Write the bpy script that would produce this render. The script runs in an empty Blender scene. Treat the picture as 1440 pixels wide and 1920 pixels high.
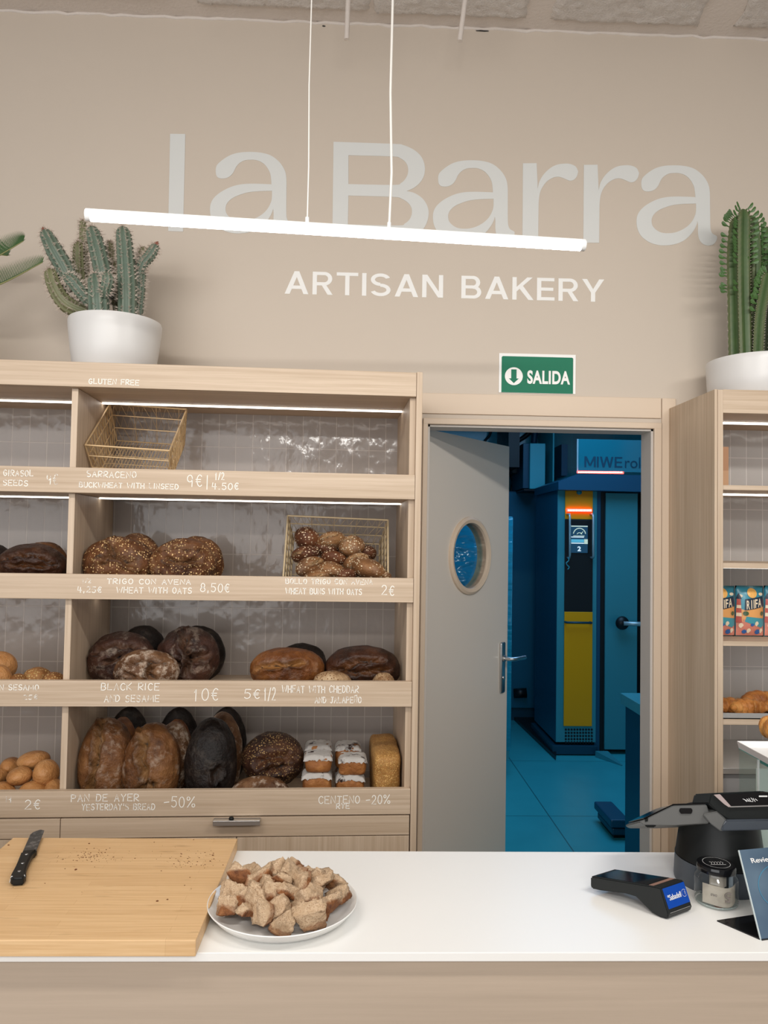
import bpy, bmesh, math, random
from mathutils import Vector, Matrix, noise
from math import sin, cos, pi, radians as R
random.seed(7)
SC = bpy.context.scene
COL = SC.collection

# ------------------------------------------------------------------ camera
F = 1450.0
def cam_axes(yaw, pitch, roll):
    r = Vector((cos(yaw), -sin(yaw), 0)); fw = Vector((sin(yaw), cos(yaw), 0)); u = Vector((0, 0, 1))
    f2 = fw*cos(pitch) + u*sin(pitch); d = -(u*cos(pitch) - fw*sin(pitch))
    return r*cos(roll) - d*sin(roll), r*sin(roll) + d*cos(roll), f2
AX, AD, AF = cam_axes(.03143, .0371, .01619)
EYE = Vector((0, 0, 1.68))
cam = bpy.data.cameras.new('camera'); cam.sensor_fit = 'HORIZONTAL'; cam.sensor_width = 36; cam.lens = F/1440*36
cam.clip_start = .05
co = bpy.data.objects.new('camera', cam); COL.objects.link(co)
up, back = -AD, -AF
co.matrix_world = Matrix(((AX.x, up.x, back.x, EYE.x), (AX.y, up.y, back.y, EYE.y), (AX.z, up.z, back.z, EYE.z), (0, 0, 0, 1)))
SC.camera = co

# ------------------------------------------------------------------ light and exposure
vs = SC.view_settings
vs.view_transform = 'Standard'; vs.look = 'None'; vs.gamma = 1; vs.use_curve_mapping = False
vs.exposure = -0.22
W = bpy.data.worlds.new('world'); SC.world = W; W.use_nodes = True
W.node_tree.nodes['Background'].inputs[0].default_value = (.98, .98, 1, 1)
W.node_tree.nodes['Background'].inputs[1].default_value = .36
def area(name, loc, rot, sx, sy, power, col=(1, 1, 1)):
    l = bpy.data.lights.new(name, 'AREA'); l.shape = 'RECTANGLE'; l.size = sx; l.size_y = sy; l.energy = power; l.color = col
    o = bpy.data.objects.new(name, l); o.location = loc; o.rotation_euler = rot; COL.objects.link(o)
    return o
for lx, ly, pw, tl_ in ((-.95, .80, 17, 35), (1.35, .80, 24.5, 35), (.25, -1.3, 40, 40)):   # tube lamps of the shop, shaded upwards
    area('shop_tube_light', (lx, ly, 2.76), (R(tl_), 0, 0), 1.2, .10, pw, (1, .97, .925))
area('shop_fill_light', (-2.4, -3.4, 2.0), (R(84), 0, R(-28)), 5, 2.6, 146, (.98, .985, 1))  # unseen wide fill added behind the camera to lift the dim sides
area('kitchen_ceiling_light', (1.5, 5.0, 3.0), (0, 0, 0), 1.6, 2.0, 42, (.32, .62, 1))

# ------------------------------------------------------------------ pixel rays to real points
def ray(px, py): return AX*((px-720)/F) + AD*((py-960)/F) + AF
def PY(px, py, Y):
    d = ray(px, py); return EYE + d*(Y/d.y)
def PZ(px, py, z):
    d = ray(px, py); return EYE + d*((z-1.68)/d.z)
SA = .04031                                  # the bread shelf stands at this small angle to the wall
SU = Vector((cos(SA), sin(SA), 0)); SV = Vector((-sin(SA), cos(SA), 0))
SO = PY(787, 1000, 2.41); SO.z = 0
def S(u, v, z): return SO + SU*u + SV*v + Vector((0, 0, z))
def PS(px, py, v):
    d = ray(px, py); o = SO + SV*v; p = EYE + d*((o-EYE).dot(SV)/d.dot(SV)); q = p - SO
    return q.dot(SU), p.z

# ------------------------------------------------------------------ mesh helpers
class MB:
    def __init__(s): s.bm = bmesh.new(); s.lay = {}
    def box(s, x0, x1, y0, y1, z0, z1, bev=0, seg=2, M=None):
        g = bmesh.ops.create_cube(s.bm, size=1)['verts']
        for v in g: v.co = Vector(((x0+x1)/2 + v.co.x*(x1-x0), (y0+y1)/2 + v.co.y*(y1-y0), (z0+z1)/2 + v.co.z*(z1-z0)))
        if bev:
            es = list({e for v in g for e in v.link_edges})
            r = bmesh.ops.bevel(s.bm, geom=es, offset=bev, segments=seg, affect='EDGES', profile=.5)
            g = list({v for f in r['faces'] for v in f.verts} | {v for v in g if v.is_valid})
        if M is not None:
            for v in g: v.co = M @ v.co
        return s
    def hexa(s, p, bev=0):
        """eight corners: bottom four then top four, both counter-clockwise"""
        vs_ = [s.bm.verts.new(Vector(q)) for q in p]
        fs = [s.bm.faces.new([vs_[i] for i in q]) for q in ((3, 2, 1, 0), (4, 5, 6, 7), (0, 1, 5, 4), (1, 2, 6, 5), (2, 3, 7, 6), (3, 0, 4, 7))]
        if bev:
            es = list({e for f in fs for e in f.edges})
            bmesh.ops.bevel(s.bm, geom=es, offset=bev, segments=2, affect='EDGES', profile=.5)
        return s
    def tube(s, pts, r, n=8, cap=True, closed=False):
        pts = [Vector(p) for p in pts]; N = len(pts)
        rr = r if isinstance(r, (list, tuple)) else [r]*N
        rings = []; prev = None
        for i, p in enumerate(pts):
            if closed: t = pts[(i+1) % N] - pts[i-1]
            else: t = pts[min(i+1, N-1)] - pts[max(i-1, 0)]
            t.normalize()
            if prev is None:
                a = Vector((0, 0, 1)) if abs(t.z) < .9 else Vector((1, 0, 0))
                x = t.cross(a).normalized()
            else: x = (prev - t*prev.dot(t)).normalized()
            prev = x; y = t.cross(x)
            rings.append([s.bm.verts.new(p + (x*cos(2*pi*k/n) + y*sin(2*pi*k/n))*rr[i]) for k in range(n)])
        for i in range(N if closed else N-1):
            a, b = rings[i], rings[(i+1) % N]
            for k in range(n): s.bm.faces.new((a[k], a[(k+1) % n], b[(k+1) % n], b[k]))
        if cap and not closed:
            s.bm.faces.new(rings[0][::-1]); s.bm.faces.new(rings[-1])
        return s
    def lathe(s, prof, n=48, c=(0, 0, 0), M=None):
        c = Vector(c); rings = []
        for r, z in prof:
            if r < 1e-6: rings.append([s.bm.verts.new(c + Vector((0, 0, z)))])
            else: rings.append([s.bm.verts.new(c + Vector((r*cos(2*pi*k/n), r*sin(2*pi*k/n), z))) for k in range(n)])
        if M is not None:
            for q in rings:
                for v in q: v.co = M @ v.co
        for a, b in zip(rings, rings[1:]):
            if len(a) == 1 and len(b) == 1: continue
            for k in range(n):
                k2 = (k+1) % n
                if len(a) == 1: s.bm.faces.new((a[0], b[k2], b[k]))
                elif len(b) == 1: s.bm.faces.new((a[k], a[k2], b[0]))
                else: s.bm.faces.new((a[k], a[k2], b[k2], b[k]))
        return s
    def prism(s, poly, fn, t):
        """polygon (2D list) extruded; fn(x, y, d) -> point"""
        n = len(poly)
        a = [s.bm.verts.new(fn(x, y, 0)) for x, y in poly]; b = [s.bm.verts.new(fn(x, y, t)) for x, y in poly]
        f1 = s.bm.faces.new(a); f2 = s.bm.faces.new(b[::-1])
        for i in range(n): s.bm.faces.new((a[i], b[i], b[(i+1) % n], a[(i+1) % n]))
        f1.normal_update(); f2.normal_update(); bmesh.ops.triangulate(s.bm, faces=[f1, f2])
        return s
    def ribbon(s, pts, w, nrm):
        pts = [Vector(p) for p in pts]; nrm = Vector(nrm); L = []
        for i, p in enumerate(pts):
            t = (pts[min(i+1, len(pts)-1)] - pts[max(i-1, 0)]).normalized(); q = t.cross(nrm)*w/2
            e = t*w*.4*(-1 if i == 0 else 1 if i == len(pts)-1 else 0)
            L.append((s.bm.verts.new(p+q+e), s.bm.verts.new(p-q+e)))
        for a, b in zip(L, L[1:]): s.bm.faces.new((a[0], b[0], b[1], a[1]))
        return s
    def build(s, name, mat, parent=None, smooth=False, loc=None, angle=None):
        bmesh.ops.recalc_face_normals(s.bm, faces=s.bm.faces[:])
        me = bpy.data.meshes.new(name); s.bm.to_mesh(me); s.bm.free()
        if smooth:
            for p in me.polygons: p.use_smooth = True
            if angle: me.set_sharp_from_angle(angle=R(angle))
        o = bpy.data.objects.new(name, me); me.materials.append(mat); COL.objects.link(o)
        if parent: o.parent = parent
        if loc is not None: o.location = loc
        return o
def tag(o, label=None, cat=None, group=None, kind=None):
    if label: o['label'] = label
    if cat: o['category'] = cat
    if group: o['group'] = group
    if kind: o['kind'] = kind
    return o
def empty(name, loc, rz=0, label=None, cat=None, group=None):
    o = bpy.data.objects.new(name, None); o.empty_display_size = .05; COL.objects.link(o)
    o.location = loc; o.rotation_euler = (0, 0, rz)
    return tag(o, label, cat, group)
def cat_rom(p, n=6, closed=False):
    p = [Vector(q) for q in p]; out = []; N = len(p)
    for i in range(N if closed else N-1):
        g = (lambda k: p[k % N]) if closed else (lambda k: p[max(0, min(N-1, k))])
        a, b, c, d = g(i-1), g(i), g(i+1), g(i+2)
        for k in range(n):
            t = k/n
            out.append(.5*((2*b) + (c-a)*t + (2*a-5*b+4*c-d)*t*t + (3*b-a-3*c+d)*t**3))
    if not closed: out.append(p[-1])
    return out

# ------------------------------------------------------------------ materials
class NT:
    def __init__(s, name):
        s.m = bpy.data.materials.new(name); s.m.use_nodes = True; s.t = s.m.node_tree; s.n = s.t.nodes; s.b = s.n['Principled BSDF']
    def add(s, typ, ins=None, **kw):
        nd = s.n.new(typ)
        for k, v in kw.items(): setattr(nd, k, v)
        for k, v in (ins or {}).items():
            if isinstance(v, bpy.types.NodeSocket): s.t.links.new(v, nd.inputs[k])
            else: nd.inputs[k].default_value = v
        return nd
    def link(s, a, b): s.t.links.new(a, b)
    def set(s, **kw):
        for k, v in kw.items():
            k = k.replace('_', ' ')
            if isinstance(v, bpy.types.NodeSocket): s.link(v, s.b.inputs[k])
            else: s.b.inputs[k].default_value = v
        return s
    def coord(s, scale=(1, 1, 1), which='Object', rand=False):
        c = s.add('ShaderNodeTexCoord')
        out = c.outputs[which]
        if rand:
            oi = s.add('ShaderNodeObjectInfo'); mu = s.add('ShaderNodeVectorMath', {0: oi.outputs['Random'], 1: (7.3, 3.1, 5.7)}, operation='MULTIPLY')
            out = s.add('ShaderNodeVectorMath', {0: out, 1: mu.outputs[0]}, operation='ADD').outputs[0]
        return s.add('ShaderNodeMapping', {'Vector': out, 'Scale': scale}).outputs[0]
    def noise(s, vec, scale=5, detail=4, rough=.5):
        return s.add('ShaderNodeTexNoise', {'Vector': vec, 'Scale': scale, 'Detail': detail, 'Roughness': rough}).outputs['Fac']
    def ramp(s, fac, stops):
        r = s.add('ShaderNodeValToRGB', {'Fac': fac}); e = r.color_ramp.elements
        while len(e) < len(stops): e.new(.5)
        for el, (p, c) in zip(e, stops): el.position = p; el.color = (*c, 1) if len(c) == 3 else c
        return r.outputs[0]
    def mix(s, fac, a, b, mode='MIX'):
        m = s.add('ShaderNodeMix', data_type='RGBA', blend_type=mode)
        for i, v in ((0, fac), (6, a), (7, b)):
            if isinstance(v, bpy.types.NodeSocket): s.link(v, m.inputs[i])
            elif i == 0: m.inputs[0].default_value = v
            else: m.inputs[i].default_value = (*v, 1)
        return m.outputs[2]
    def math(s, op, a, b=0.0, clamp=False):
        return s.add('ShaderNodeMath', {0: a, 1: b}, operation=op, use_clamp=clamp).outputs[0]
    def bump(s, h, strength=.3, dist=.01):
        s.set(Normal=s.add('ShaderNodeBump', {'Height': h, 'Strength': strength, 'Distance': dist}).outputs[0]); return s
    def attr(s, name): return s.add('ShaderNodeAttribute', attribute_name=name).outputs['Fac']
def plain(name, c, rough=.5, metal=0, emit=None, estr=0, spec=.5, trans=0, ior=1.45):
    t = NT(name); t.set(Base_Color=(*c, 1), Roughness=rough, Metallic=metal, IOR=ior)
    t.b.inputs['Specular IOR Level'].default_value = spec; t.b.inputs['Transmission Weight'].default_value = trans
    if emit: t.b.inputs['Emission Color'].default_value = (*emit, 1); t.b.inputs['Emission Strength'].default_value = estr
    return t.m
def paint(name, c, rough=.55, var=.05, sc=2.0, bump=.05):
    t = NT(name); v = t.coord(); n = t.noise(v, sc, 5, .6)
    t.set(Base_Color=t.mix(n, tuple(x*(1-var) for x in c), tuple(x*(1+var) for x in c)), Roughness=rough)
    t.bump(t.noise(v, 90, 3), bump, .004); return t.m
def wood(name, axis, a, b, rough=.5, fine=60):
    t = NT(name); sc = {'x': (1.2, fine, fine), 'y': (fine, 1.2, fine), 'z': (fine, fine, 1.2)}[axis]
    v = t.coord(sc); v2 = t.coord({'x': (.5, 14, 14), 'y': (14, .5, 14), 'z': (14, 14, .5)}[axis])
    n1 = t.noise(v, 1.6, 6, .62); n2 = t.noise(v2, 1.0, 4, .55)
    f = t.math('ADD', t.math('MULTIPLY', n1, .65), t.math('MULTIPLY', n2, .35))
    t.set(Base_Color=t.ramp(f, [(.34, a), (.62, b)]), Roughness=rough); t.bump(n1, .12, .002); return t.m
def glass(name, c=(1, 1, 1), rough=.02, ior=1.45):
    t = NT(name); tr = t.add('ShaderNodeBsdfTransparent', {'Color': (*c, 1)}); gl = t.add('ShaderNodeBsdfGlossy', {'Roughness': rough})
    lw = t.add('ShaderNodeLayerWeight', {'Blend': .5}); fr = t.math('ADD', t.math('MULTIPLY', t.math('POWER', lw.outputs['Facing'], 5), .7), .045, True); mx = t.add('ShaderNodeMixShader', {0: fr, 1: tr.outputs[0], 2: gl.outputs[0]})
    t.link(mx.outputs[0], t.n['Material Output'].inputs[0]); return t.m
OAK_A, OAK_B = (.43, .315, .21), (.60, .472, .35)
M = {}
M['wall'] = paint('wall_paint', (.575, .495, .410), .6, .025, 1.2)
M['casing'] = paint('casing_paint', (.64, .51, .385), .45, .015, 1.5, .02)
M['jamb'] = paint('jamb_paint', (.55, .51, .47), .5, .02, 1.5, .02)
M['door'] = paint('door_lacquer', (.70, .635, .56), .32, .01, 1.5, .02)
M['oak_x'] = wood('oak_along', 'x', OAK_A, OAK_B)
M['oak_z'] = wood('oak_upright', 'z', OAK_A, OAK_B)
M['oak_y'] = wood('oak_deep', 'y', OAK_A, OAK_B)
M['counter_wood'] = wood('counter_front_wood', 'x', (.43, .342, .262), (.49, .392, .302), .55, 40)
M['white_top'] = paint('white_solid_surface', (.87, .86, .83), .35, .01, 3, .0)
M['letter'] = paint('letter_paint', (.66, .665, .64), .55, .01, 3, .02)
M['letter_white'] = paint('tagline_paint', (.86, .85, .82), .55, .01, 3, .02)
M['white_cer'] = paint('white_ceramic', (.84, .83, .80), .22, .01, 3, .0)
M['white_pot'] = paint('white_pot_plastic', (.66, .65, .635), .35, .01, 3, .0)
M['steel'] = plain('brushed_steel', (.55, .56, .57), .3, 1)
M['alu'] = plain('satin_aluminium', (.66, .65, .635), .35, .9)
M['black'] = plain('black_plastic', (.007, .008, .008), .42, spec=.3)
M['black_gloss'] = plain('black_gloss', (.006, .006, .007), .08)
M['darkgrey'] = plain('dark_grey_plastic', (.014, .016, .016), .42, spec=.35)
M['grey'] = plain('grey_plastic', (.13, .13, .125), .45)
M['slate'] = plain('slate_grey_plastic', (.06, .07, .085), .4)
M['white'] = plain('white_plastic', (.8, .8, .79), .4)
M['cable'] = plain('white_cable', (.85, .82, .76), .5)
M['led'] = plain('led_strip_glow', (1, 1, 1), .5, emit=(1, .97, .92), estr=5.5)
M['tube_glow'] = plain('lamp_diffuser_glow', (1, 1, 1), .4, emit=(1, .985, .95), estr=14.0)
M['tube_shell'] = plain('lamp_housing', (.83, .84, .82), .4, emit=(.9, .93, .9), estr=.25)
def tiles(name, c, wx, hz, x0, z0, bumpy=.38):
    t = NT(name); c0 = t.add('ShaderNodeTexCoord').outputs['Object']
    sp = t.add('ShaderNodeSeparateXYZ', {0: c0}); cb = t.add('ShaderNodeCombineXYZ', {0: t.math('ADD', sp.outputs[0], x0), 1: t.math('ADD', sp.outputs[2], z0)})
    br = t.add('ShaderNodeTexBrick', {'Vector': cb.outputs[0], 'Color1': (*c, 1), 'Color2': (*[x*1.08 for x in c], 1), 'Mortar': (*[min(1, x*1.45) for x in c], 1),
        'Scale': 1, 'Mortar Size': .0017, 'Mortar Smooth': .3, 'Bias': 0, 'Brick Width': wx, 'Row Height': hz}, offset=0, squash=1)
    n = t.noise(t.coord((1, 1, .75)), 15, 2, .45); n2 = t.noise(t.coord((1, 1, .6)), 48, 2, .5)
    t.set(Base_Color=br.outputs['Color'], Roughness=.11); t.b.inputs['Specular IOR Level'].default_value = .32
    h = t.math('ADD', t.math('ADD', n, t.math('MULTIPLY', n2, .22)), t.math('MULTIPLY', br.outputs['Fac'], -.35))
    t.bump(h, bumpy, .01); return t.m
M['tile'] = tiles('glazed_tile', (.33, .29, .262), .0605, .1935, .02, -1.429+.1935*10)
M['tile_pale'] = tiles('glazed_tile_pale', (.42, .395, .375), .0605, .1935, .012, -1.43+.1935*10)
def crust(name, c1, c2, c3, open_c, seed=0, seed_c=(.7, .5, .25), seed_sc=140, flour=0, rough=.55, base_dark=.35, k=1):
    t = NT(name); v = t.coord((k, k, k), rand=True)
    n = t.math('ADD', t.math('MULTIPLY', t.noise(v, 9, 6, .68), .72), t.math('MULTIPLY', t.noise(v, 38, 4, .6), .28)); col = t.ramp(n, [(.36, c1), (.5, c2), (.64, c3)])
    op = t.attr('open'); n3 = t.noise(v, 45, 4, .6)
    oc = t.mix(n3, tuple(x*.55 for x in open_c), tuple(x*1.25 for x in open_c))
    col = t.mix(t.math('MULTIPLY', op, .92), col, oc)
    if flour:
        fl = t.math('MULTIPLY', t.math('SUBTRACT', t.noise(v, 26, 6, .7), .52, True), 7*flour, True)
        fl = t.math('MULTIPLY', fl, t.math('SUBTRACT', 1, op, True))
        col = t.mix(fl, col, (.55, .44, .34))
    h = t.math('ADD', t.noise(v, 34, 5, .6), t.math('MULTIPLY', t.noise(v, 120, 3, .6), .4))
    if seed:
        vo = t.add('ShaderNodeTexVoronoi', {'Vector': v, 'Scale': seed_sc, 'Randomness': 1})
        dot = t.math('LESS_THAN', vo.outputs['Distance'], .36)
        sp = t.add('ShaderNodeSeparateColor', {0: vo.outputs['Color']})
        patch = t.math('MULTIPLY', t.math('SUBTRACT', t.noise(v, 14, 3, .6), .28), 2.6, True)
        keep = t.math('LESS_THAN', sp.outputs[0], t.math('MULTIPLY', patch, seed))
        d = t.math('MULTIPLY', t.math('MULTIPLY', dot, keep), t.math('SUBTRACT', 1, t.math('MULTIPLY', op, .7), True))
        sc_ = t.mix(sp.outputs[1], tuple(x*.6 for x in seed_c), tuple(x*1.25 for x in seed_c))
        col = t.mix(d, col, sc_); h = t.math('ADD', h, t.math('MULTIPLY', d, .6))
    bt = t.attr('burnt_and_cut'); col = t.mix(bt, col, tuple(x*base_dark*.4 for x in c1))
    t.set(Base_Color=col, Roughness=rough); t.b.inputs['Specular IOR Level'].default_value = .3; t.bump(h, .8, .008); return t.m
C = {}
C['oat'] = crust('oat_crust', (0.0432, 0.0144, 0.0058), (0.1224, 0.0446, 0.0144), (0.2160, 0.0936, 0.0360), (0.1778, 0.0821, 0.0342), .85, (.72, .48, .22), 150, .1)
C['dark'] = crust('dark_crust', (0.0136, 0.0056, 0.0037), (0.0434, 0.0161, 0.0093), (0.0837, 0.0341, 0.0186), (0.1178, 0.0560, 0.0295), 0, flour=.35)
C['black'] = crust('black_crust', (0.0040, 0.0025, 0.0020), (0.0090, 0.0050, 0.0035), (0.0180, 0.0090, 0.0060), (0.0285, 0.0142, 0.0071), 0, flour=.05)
C['orange'] = crust('amber_crust', (0.0612, 0.0180, 0.0058), (0.1440, 0.0468, 0.0115), (0.2448, 0.0936, 0.0252), (0.3762, 0.1778, 0.0547), 0, flour=.1, rough=.42)
C['deep'] = crust('mahogany_crust', (0.0099, 0.0043, 0.0025), (0.0322, 0.0112, 0.0056), (0.0682, 0.0236, 0.0099), (0.1119, 0.0412, 0.0118), 0, flour=.05, rough=.4)
C['pan'] = crust('bronze_crust', (0.0558, 0.0198, 0.0062), (0.1364, 0.0527, 0.0155), (0.2232, 0.0992, 0.0341), (0.2356, 0.1178, 0.0412), 0, flour=.35)
C['floury'] = crust('floury_crust', (0.0462, 0.0185, 0.0079), (0.1254, 0.0561, 0.0231), (0.2178, 0.1122, 0.0528), (0.1254, 0.0533, 0.0188), 0, flour=1.0)
C['seed'] = crust('seeded_dark_crust', (0.0126, 0.0049, 0.0028), (0.0385, 0.0140, 0.0070), (0.0770, 0.0315, 0.0140), (0.0997, 0.0366, 0.0133), 1.0, (.42, .26, .10), 170)
C['gold'] = crust('golden_bun_crust', (.33, .135, .038), (.46, .215, .075), (.58, .30, .12), (.5, .3, .14), 0, flour=0, rough=.35)
C['sesame_bun'] = crust('sesame_bun_crust', (.13, .05, .015), (.26, .11, .035), (.38, .18, .06), (.4, .2, .08), 1.1, (.62, .42, .17), 160)
C['oatbun'] = crust('oat_bun_crust', (.11, .045, .018), (.22, .10, .038), (.36, .19, .08), (.4, .25, .12), 1.0, (.74, .60, .40), 150, .15, k=.085)
C['oatbun_dark'] = crust('dark_oat_bun_crust', (.05, .016, .008), (.11, .036, .014), (.19, .07, .025), (.4, .25, .12), .9, (.70, .54, .36), 150, k=.085)
C['sesame'] = crust('sesame_crust', (.27, .12, .03), (.38, .185, .05), (.48, .25, .075), (.5, .3, .1), 2.2, (.66, .41, .14), 260)
C['mini'] = crust('mini_loaf_crust', (.13, .045, .012), (.26, .095, .025), (.38, .16, .045), (.4, .2, .08), 0, flour=0)
C['crois'] = crust('croissant_crust', (.24, .075, .014), (.46, .17, .035), (.62, .29, .075), (.60, .33, .11), 0, rough=.3)
C['crumb_cut'] = crust('open_crumb', (.14, .065, .025), (.40, .26, .14), (.58, .43, .27), (.25, .1, .03), 1.3, (.20, .09, .035), 150, rough=.85)

# ================================================================== THE SHOP ROOM
DX0, DX1, DZ = .243, 1.097, 2.118            # door opening
WY = 2.85
def struct(o, label=None): return tag(o, label, None, None, 'structure')
b = MB()
b.box(-3.2, DX0, WY, WY+.1, 0, 3.9); b.box(DX1, 3.2, WY, WY+.1, 0, 3.9); b.box(DX0, DX1, WY, WY+.1, DZ, 3.9)
struct(b.build('wall_back', M['wall']), 'beige painted wall behind the bakery shelves')
b = MB(); b.box(-3.2, 3.2, -3.5, WY, -.1, 0)
struct(b.build('floor', paint('shop_floor', (.42, .37, .32), .5)), 'floor of the shop')
# ceiling: rough painted slab with sprayed panels between flat bands
CZ = 3.63
t = NT('rough_plaster'); v = t.coord(); n = t.noise(v, 5, 6, .65); n2 = t.noise(v, 130, 4, .7)
t.set(Base_Color=t.mix(n2, (.58, .53, .49), (.80, .74, .68)), Roughness=.9); t.bump(t.math('ADD', n2, n), .6, .012)
M['rough'] = t.m
M['ceil'] = paint('ceiling_paint', (.68, .61, .55), .7, .06, 3, .5)
b = MB(); b.box(-3.2, 3.2, -3.5, WY, CZ, CZ+.2)
ceil = struct(b.build('ceiling', M['ceil']), 'rough pale ceiling with sprayed panels')
def rough_strip(x0, x1, y0, y1, z, seed):
    bm = bmesh.new(); nx, ny = max(4, int((x1-x0)/.012)), max(4, int((y1-y0)/.012)); g = []
    for i in range(nx+1):
        q = []
        for j in range(ny+1):
            e = noise.noise(Vector((i*.23, j*.23, seed)))
            x = x0+(x1-x0)*i/nx; y = y0+(y1-y0)*j/ny
            edge = min(i, nx-i, j, ny-j)
            if edge == 0: x += noise.noise(Vector((i*.11, j*.1, seed+3)))*.02; y += noise.noise(Vector((i*.1, j*.17, seed+9)))*.016
            h = (.004 if edge else .016) + .008*noise.noise(Vector((x*60, y*60, seed)))
            q.append(bm.verts.new((x, y, z-.012+h)))
        g.append(q)
    for i in range(nx):
        for j in range(ny): bm.faces.new((g[i][j], g[i][j+1], g[i+1][j+1], g[i+1][j]))
    m = MB(); m.bm.free(); m.bm = bm; return m
for i, (a, c, y1) in enumerate(((-1.42, -.72, 2.745), (-.62, .0, 2.775), (.02, .58, 2.785), (.68, 1.22, 2.79), (1.36, 1.9, 2.79), (-2.4, -1.5, 2.74))):
    rough_strip(a, c, 2.35, y1, CZ-.004, i*5.1).build('sprayed_panel', M['rough'], ceil, True)
b = MB()                                        # ragged plaster fillet along the joint
pts = [(-3.2+6.4*i/160, 2.851 + .003*noise.noise(Vector((i*.9, 0, 0))), CZ-.004+.012*noise.noise(Vector((i*.7, 4, 0)))) for i in range(161)]
b.tube(pts, [.007+.004*noise.noise(Vector((i*1.3, 2, 7))) for i in range(161)], 6)
b.build('plaster_fillet', M['ceil'], ceil, True)
b = MB()
for px, py, w, h in ((594, 36, 26, 5), (607, 48, 6, 2), (1040, 52, 12, 3), (770, 43, 12, 2), (905, 57, 26, 2), (672, 39, 9, 4), (400, 32, 5, 6), (110, 6, 26, 3), (300, 18, 18, 2)):
    p = PY(px, py, 2.846); s = 2.85/F
    pl = [(p.x + w*s*(.5+.12*random.random())*cos(a)*.9, p.z + h*s*(.5+.3*random.random())*sin(a)) for a in [k*pi/5 for k in range(10)]]
    b.prism(pl, lambda x, z, d: Vector((x, 2.8475+d, z)), .002)
b.build('hole_in_plaster', plain('dark_gap', (.05, .045, .04), .9), ceil)
for px, py, px2, lab in ((650, 74, 648, 'thin pale rod hanging from the ceiling near the lamp cable'), (862, 77, 876, 'thin pale slanted rod hanging from the ceiling right of both lamp cables')):
    p = PY(px, py, 2.62); q = PY(px2, -30, 2.62) if px2 > 700 else PY(654, -30, 2.62)
    b = MB(); b.tube([p, p+(q-p)*((CZ+.02-p.z)/(q.z-p.z))], .0088, 12)
    tag(b.build('ceiling_rod', M['ceil'], smooth=True, angle=40), lab, 'rod', 'ceiling rods')

# lettering painted on the wall
def wallpt(px, py, dx=0, dz=0):
    p = PY(px, py, WY-.0015); return (p.x+dx, p.z+dz)
def smooth_poly(pts, ang=42):
    """Catmull-Rom through the soft points, corners kept"""
    P = [Vector((a, c, 0)) for a, c in pts]; N = len(P); cor = []
    for i in range(N):
        a = (P[i]-P[i-1]).normalized(); c = (P[(i+1) % N]-P[i]).normalized(); cor.append(a.dot(c) < cos(R(ang)))
    out = []
    for i in range(N):
        b0, c0 = P[i], P[(i+1) % N]
        a0 = P[i-1] if not cor[i] else b0; d0 = P[(i+2) % N] if not cor[(i+1) % N] else c0
        if cor[i] and cor[(i+1) % N]: out.append(b0); continue
        for k in range(4):
            t_ = k/4; out.append(.5*((2*b0)+(c0-a0)*t_+(2*a0-5*b0+4*c0-d0)*t_*t_+(3*b0-a0-3*c0+d0)*t_**3))
    return [(p.x, p.y) for p in out]
def flat_shape(loops, y, th=.0012):
    """filled shape with holes in the wall plane (x, z), made as a 2D curve and turned to mesh"""
    cu = bpy.data.curves.new('shape', 'CURVE'); cu.dimensions = '2D'; cu.fill_mode = 'BOTH'; cu.extrude = th/2
    for lp in loops:
        sp = cu.splines.new('POLY'); sp.points.add(len(lp)-1)
        for q, (x, z) in zip(sp.points, lp): q.co = (x, z, 0, 1)
        sp.use_cyclic_u = True
    o = bpy.data.objects.new('shape', cu); COL.objects.link(o)
    me = bpy.data.meshes.new_from_object(o.evaluated_get(bpy.context.evaluated_depsgraph_get()))
    bpy.data.objects.remove(o); bpy.data.curves.remove(cu)
    me.transform(Matrix(((1, 0, 0, 0), (0, 0, 1, y), (0, 1, 0, 0), (0, 0, 0, 1)))); me.flip_normals()
    return me
def link_mesh(name, me, mat, parent=None, loc=None):
    me.materials.clear(); me.materials.append(mat)
    o = bpy.data.objects.new(name, me); COL.objects.link(o); o.parent = parent
    if loc is not None: o.location = loc
    return o
def text_mesh(s, w, h, off=0, ext=.0004, spacing=1.0, shear=0):
    """text centred on the origin in the x-y plane, fitted to w by h"""
    cu = bpy.data.curves.new('t', 'FONT'); cu.body = s; cu.offset = off; cu.extrude = ext; cu.space_character = spacing; cu.shear = shear; cu.resolution_u = 6
    o = bpy.data.objects.new('t', cu); COL.objects.link(o)
    me = bpy.data.meshes.new_from_object(o.evaluated_get(bpy.context.evaluated_depsgraph_get()))
    bpy.data.objects.remove(o); bpy.data.curves.remove(cu)
    xs = [v.co.x for v in me.vertices]; ys = [v.co.y for v in me.vertices]
    x0, x1, y0, y1 = min(xs), max(xs), min(ys), max(ys)
    for v in me.vertices: v.co = Vector(((v.co.x-(x0+x1)/2)*w/(x1-x0), (v.co.y-(y0+y1)/2)*h/(y1-y0), v.co.z))
    return me
def put_text(name, s, mat, parent, o, xa, ya, w, h, **k):
    """text with its centre at o, running along xa with its top towards ya"""
    me = text_mesh(s, w, h, **k); xa = Vector(xa).normalized(); ya = Vector(ya); ya = (ya-xa*ya.dot(xa)).normalized(); za = xa.cross(ya); o = Vector(o)
    me.transform(Matrix(((xa.x, ya.x, za.x, o.x), (xa.y, ya.y, za.y, o.y), (xa.z, ya.z, za.z, o.z), (0, 0, 0, 1))))
    return link_mesh(name, me, mat, parent)
sign = empty('wall_lettering', (0, 0, 0), 0, 'large pale lettering of the bakery name painted on the beige wall', 'lettering')
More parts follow.
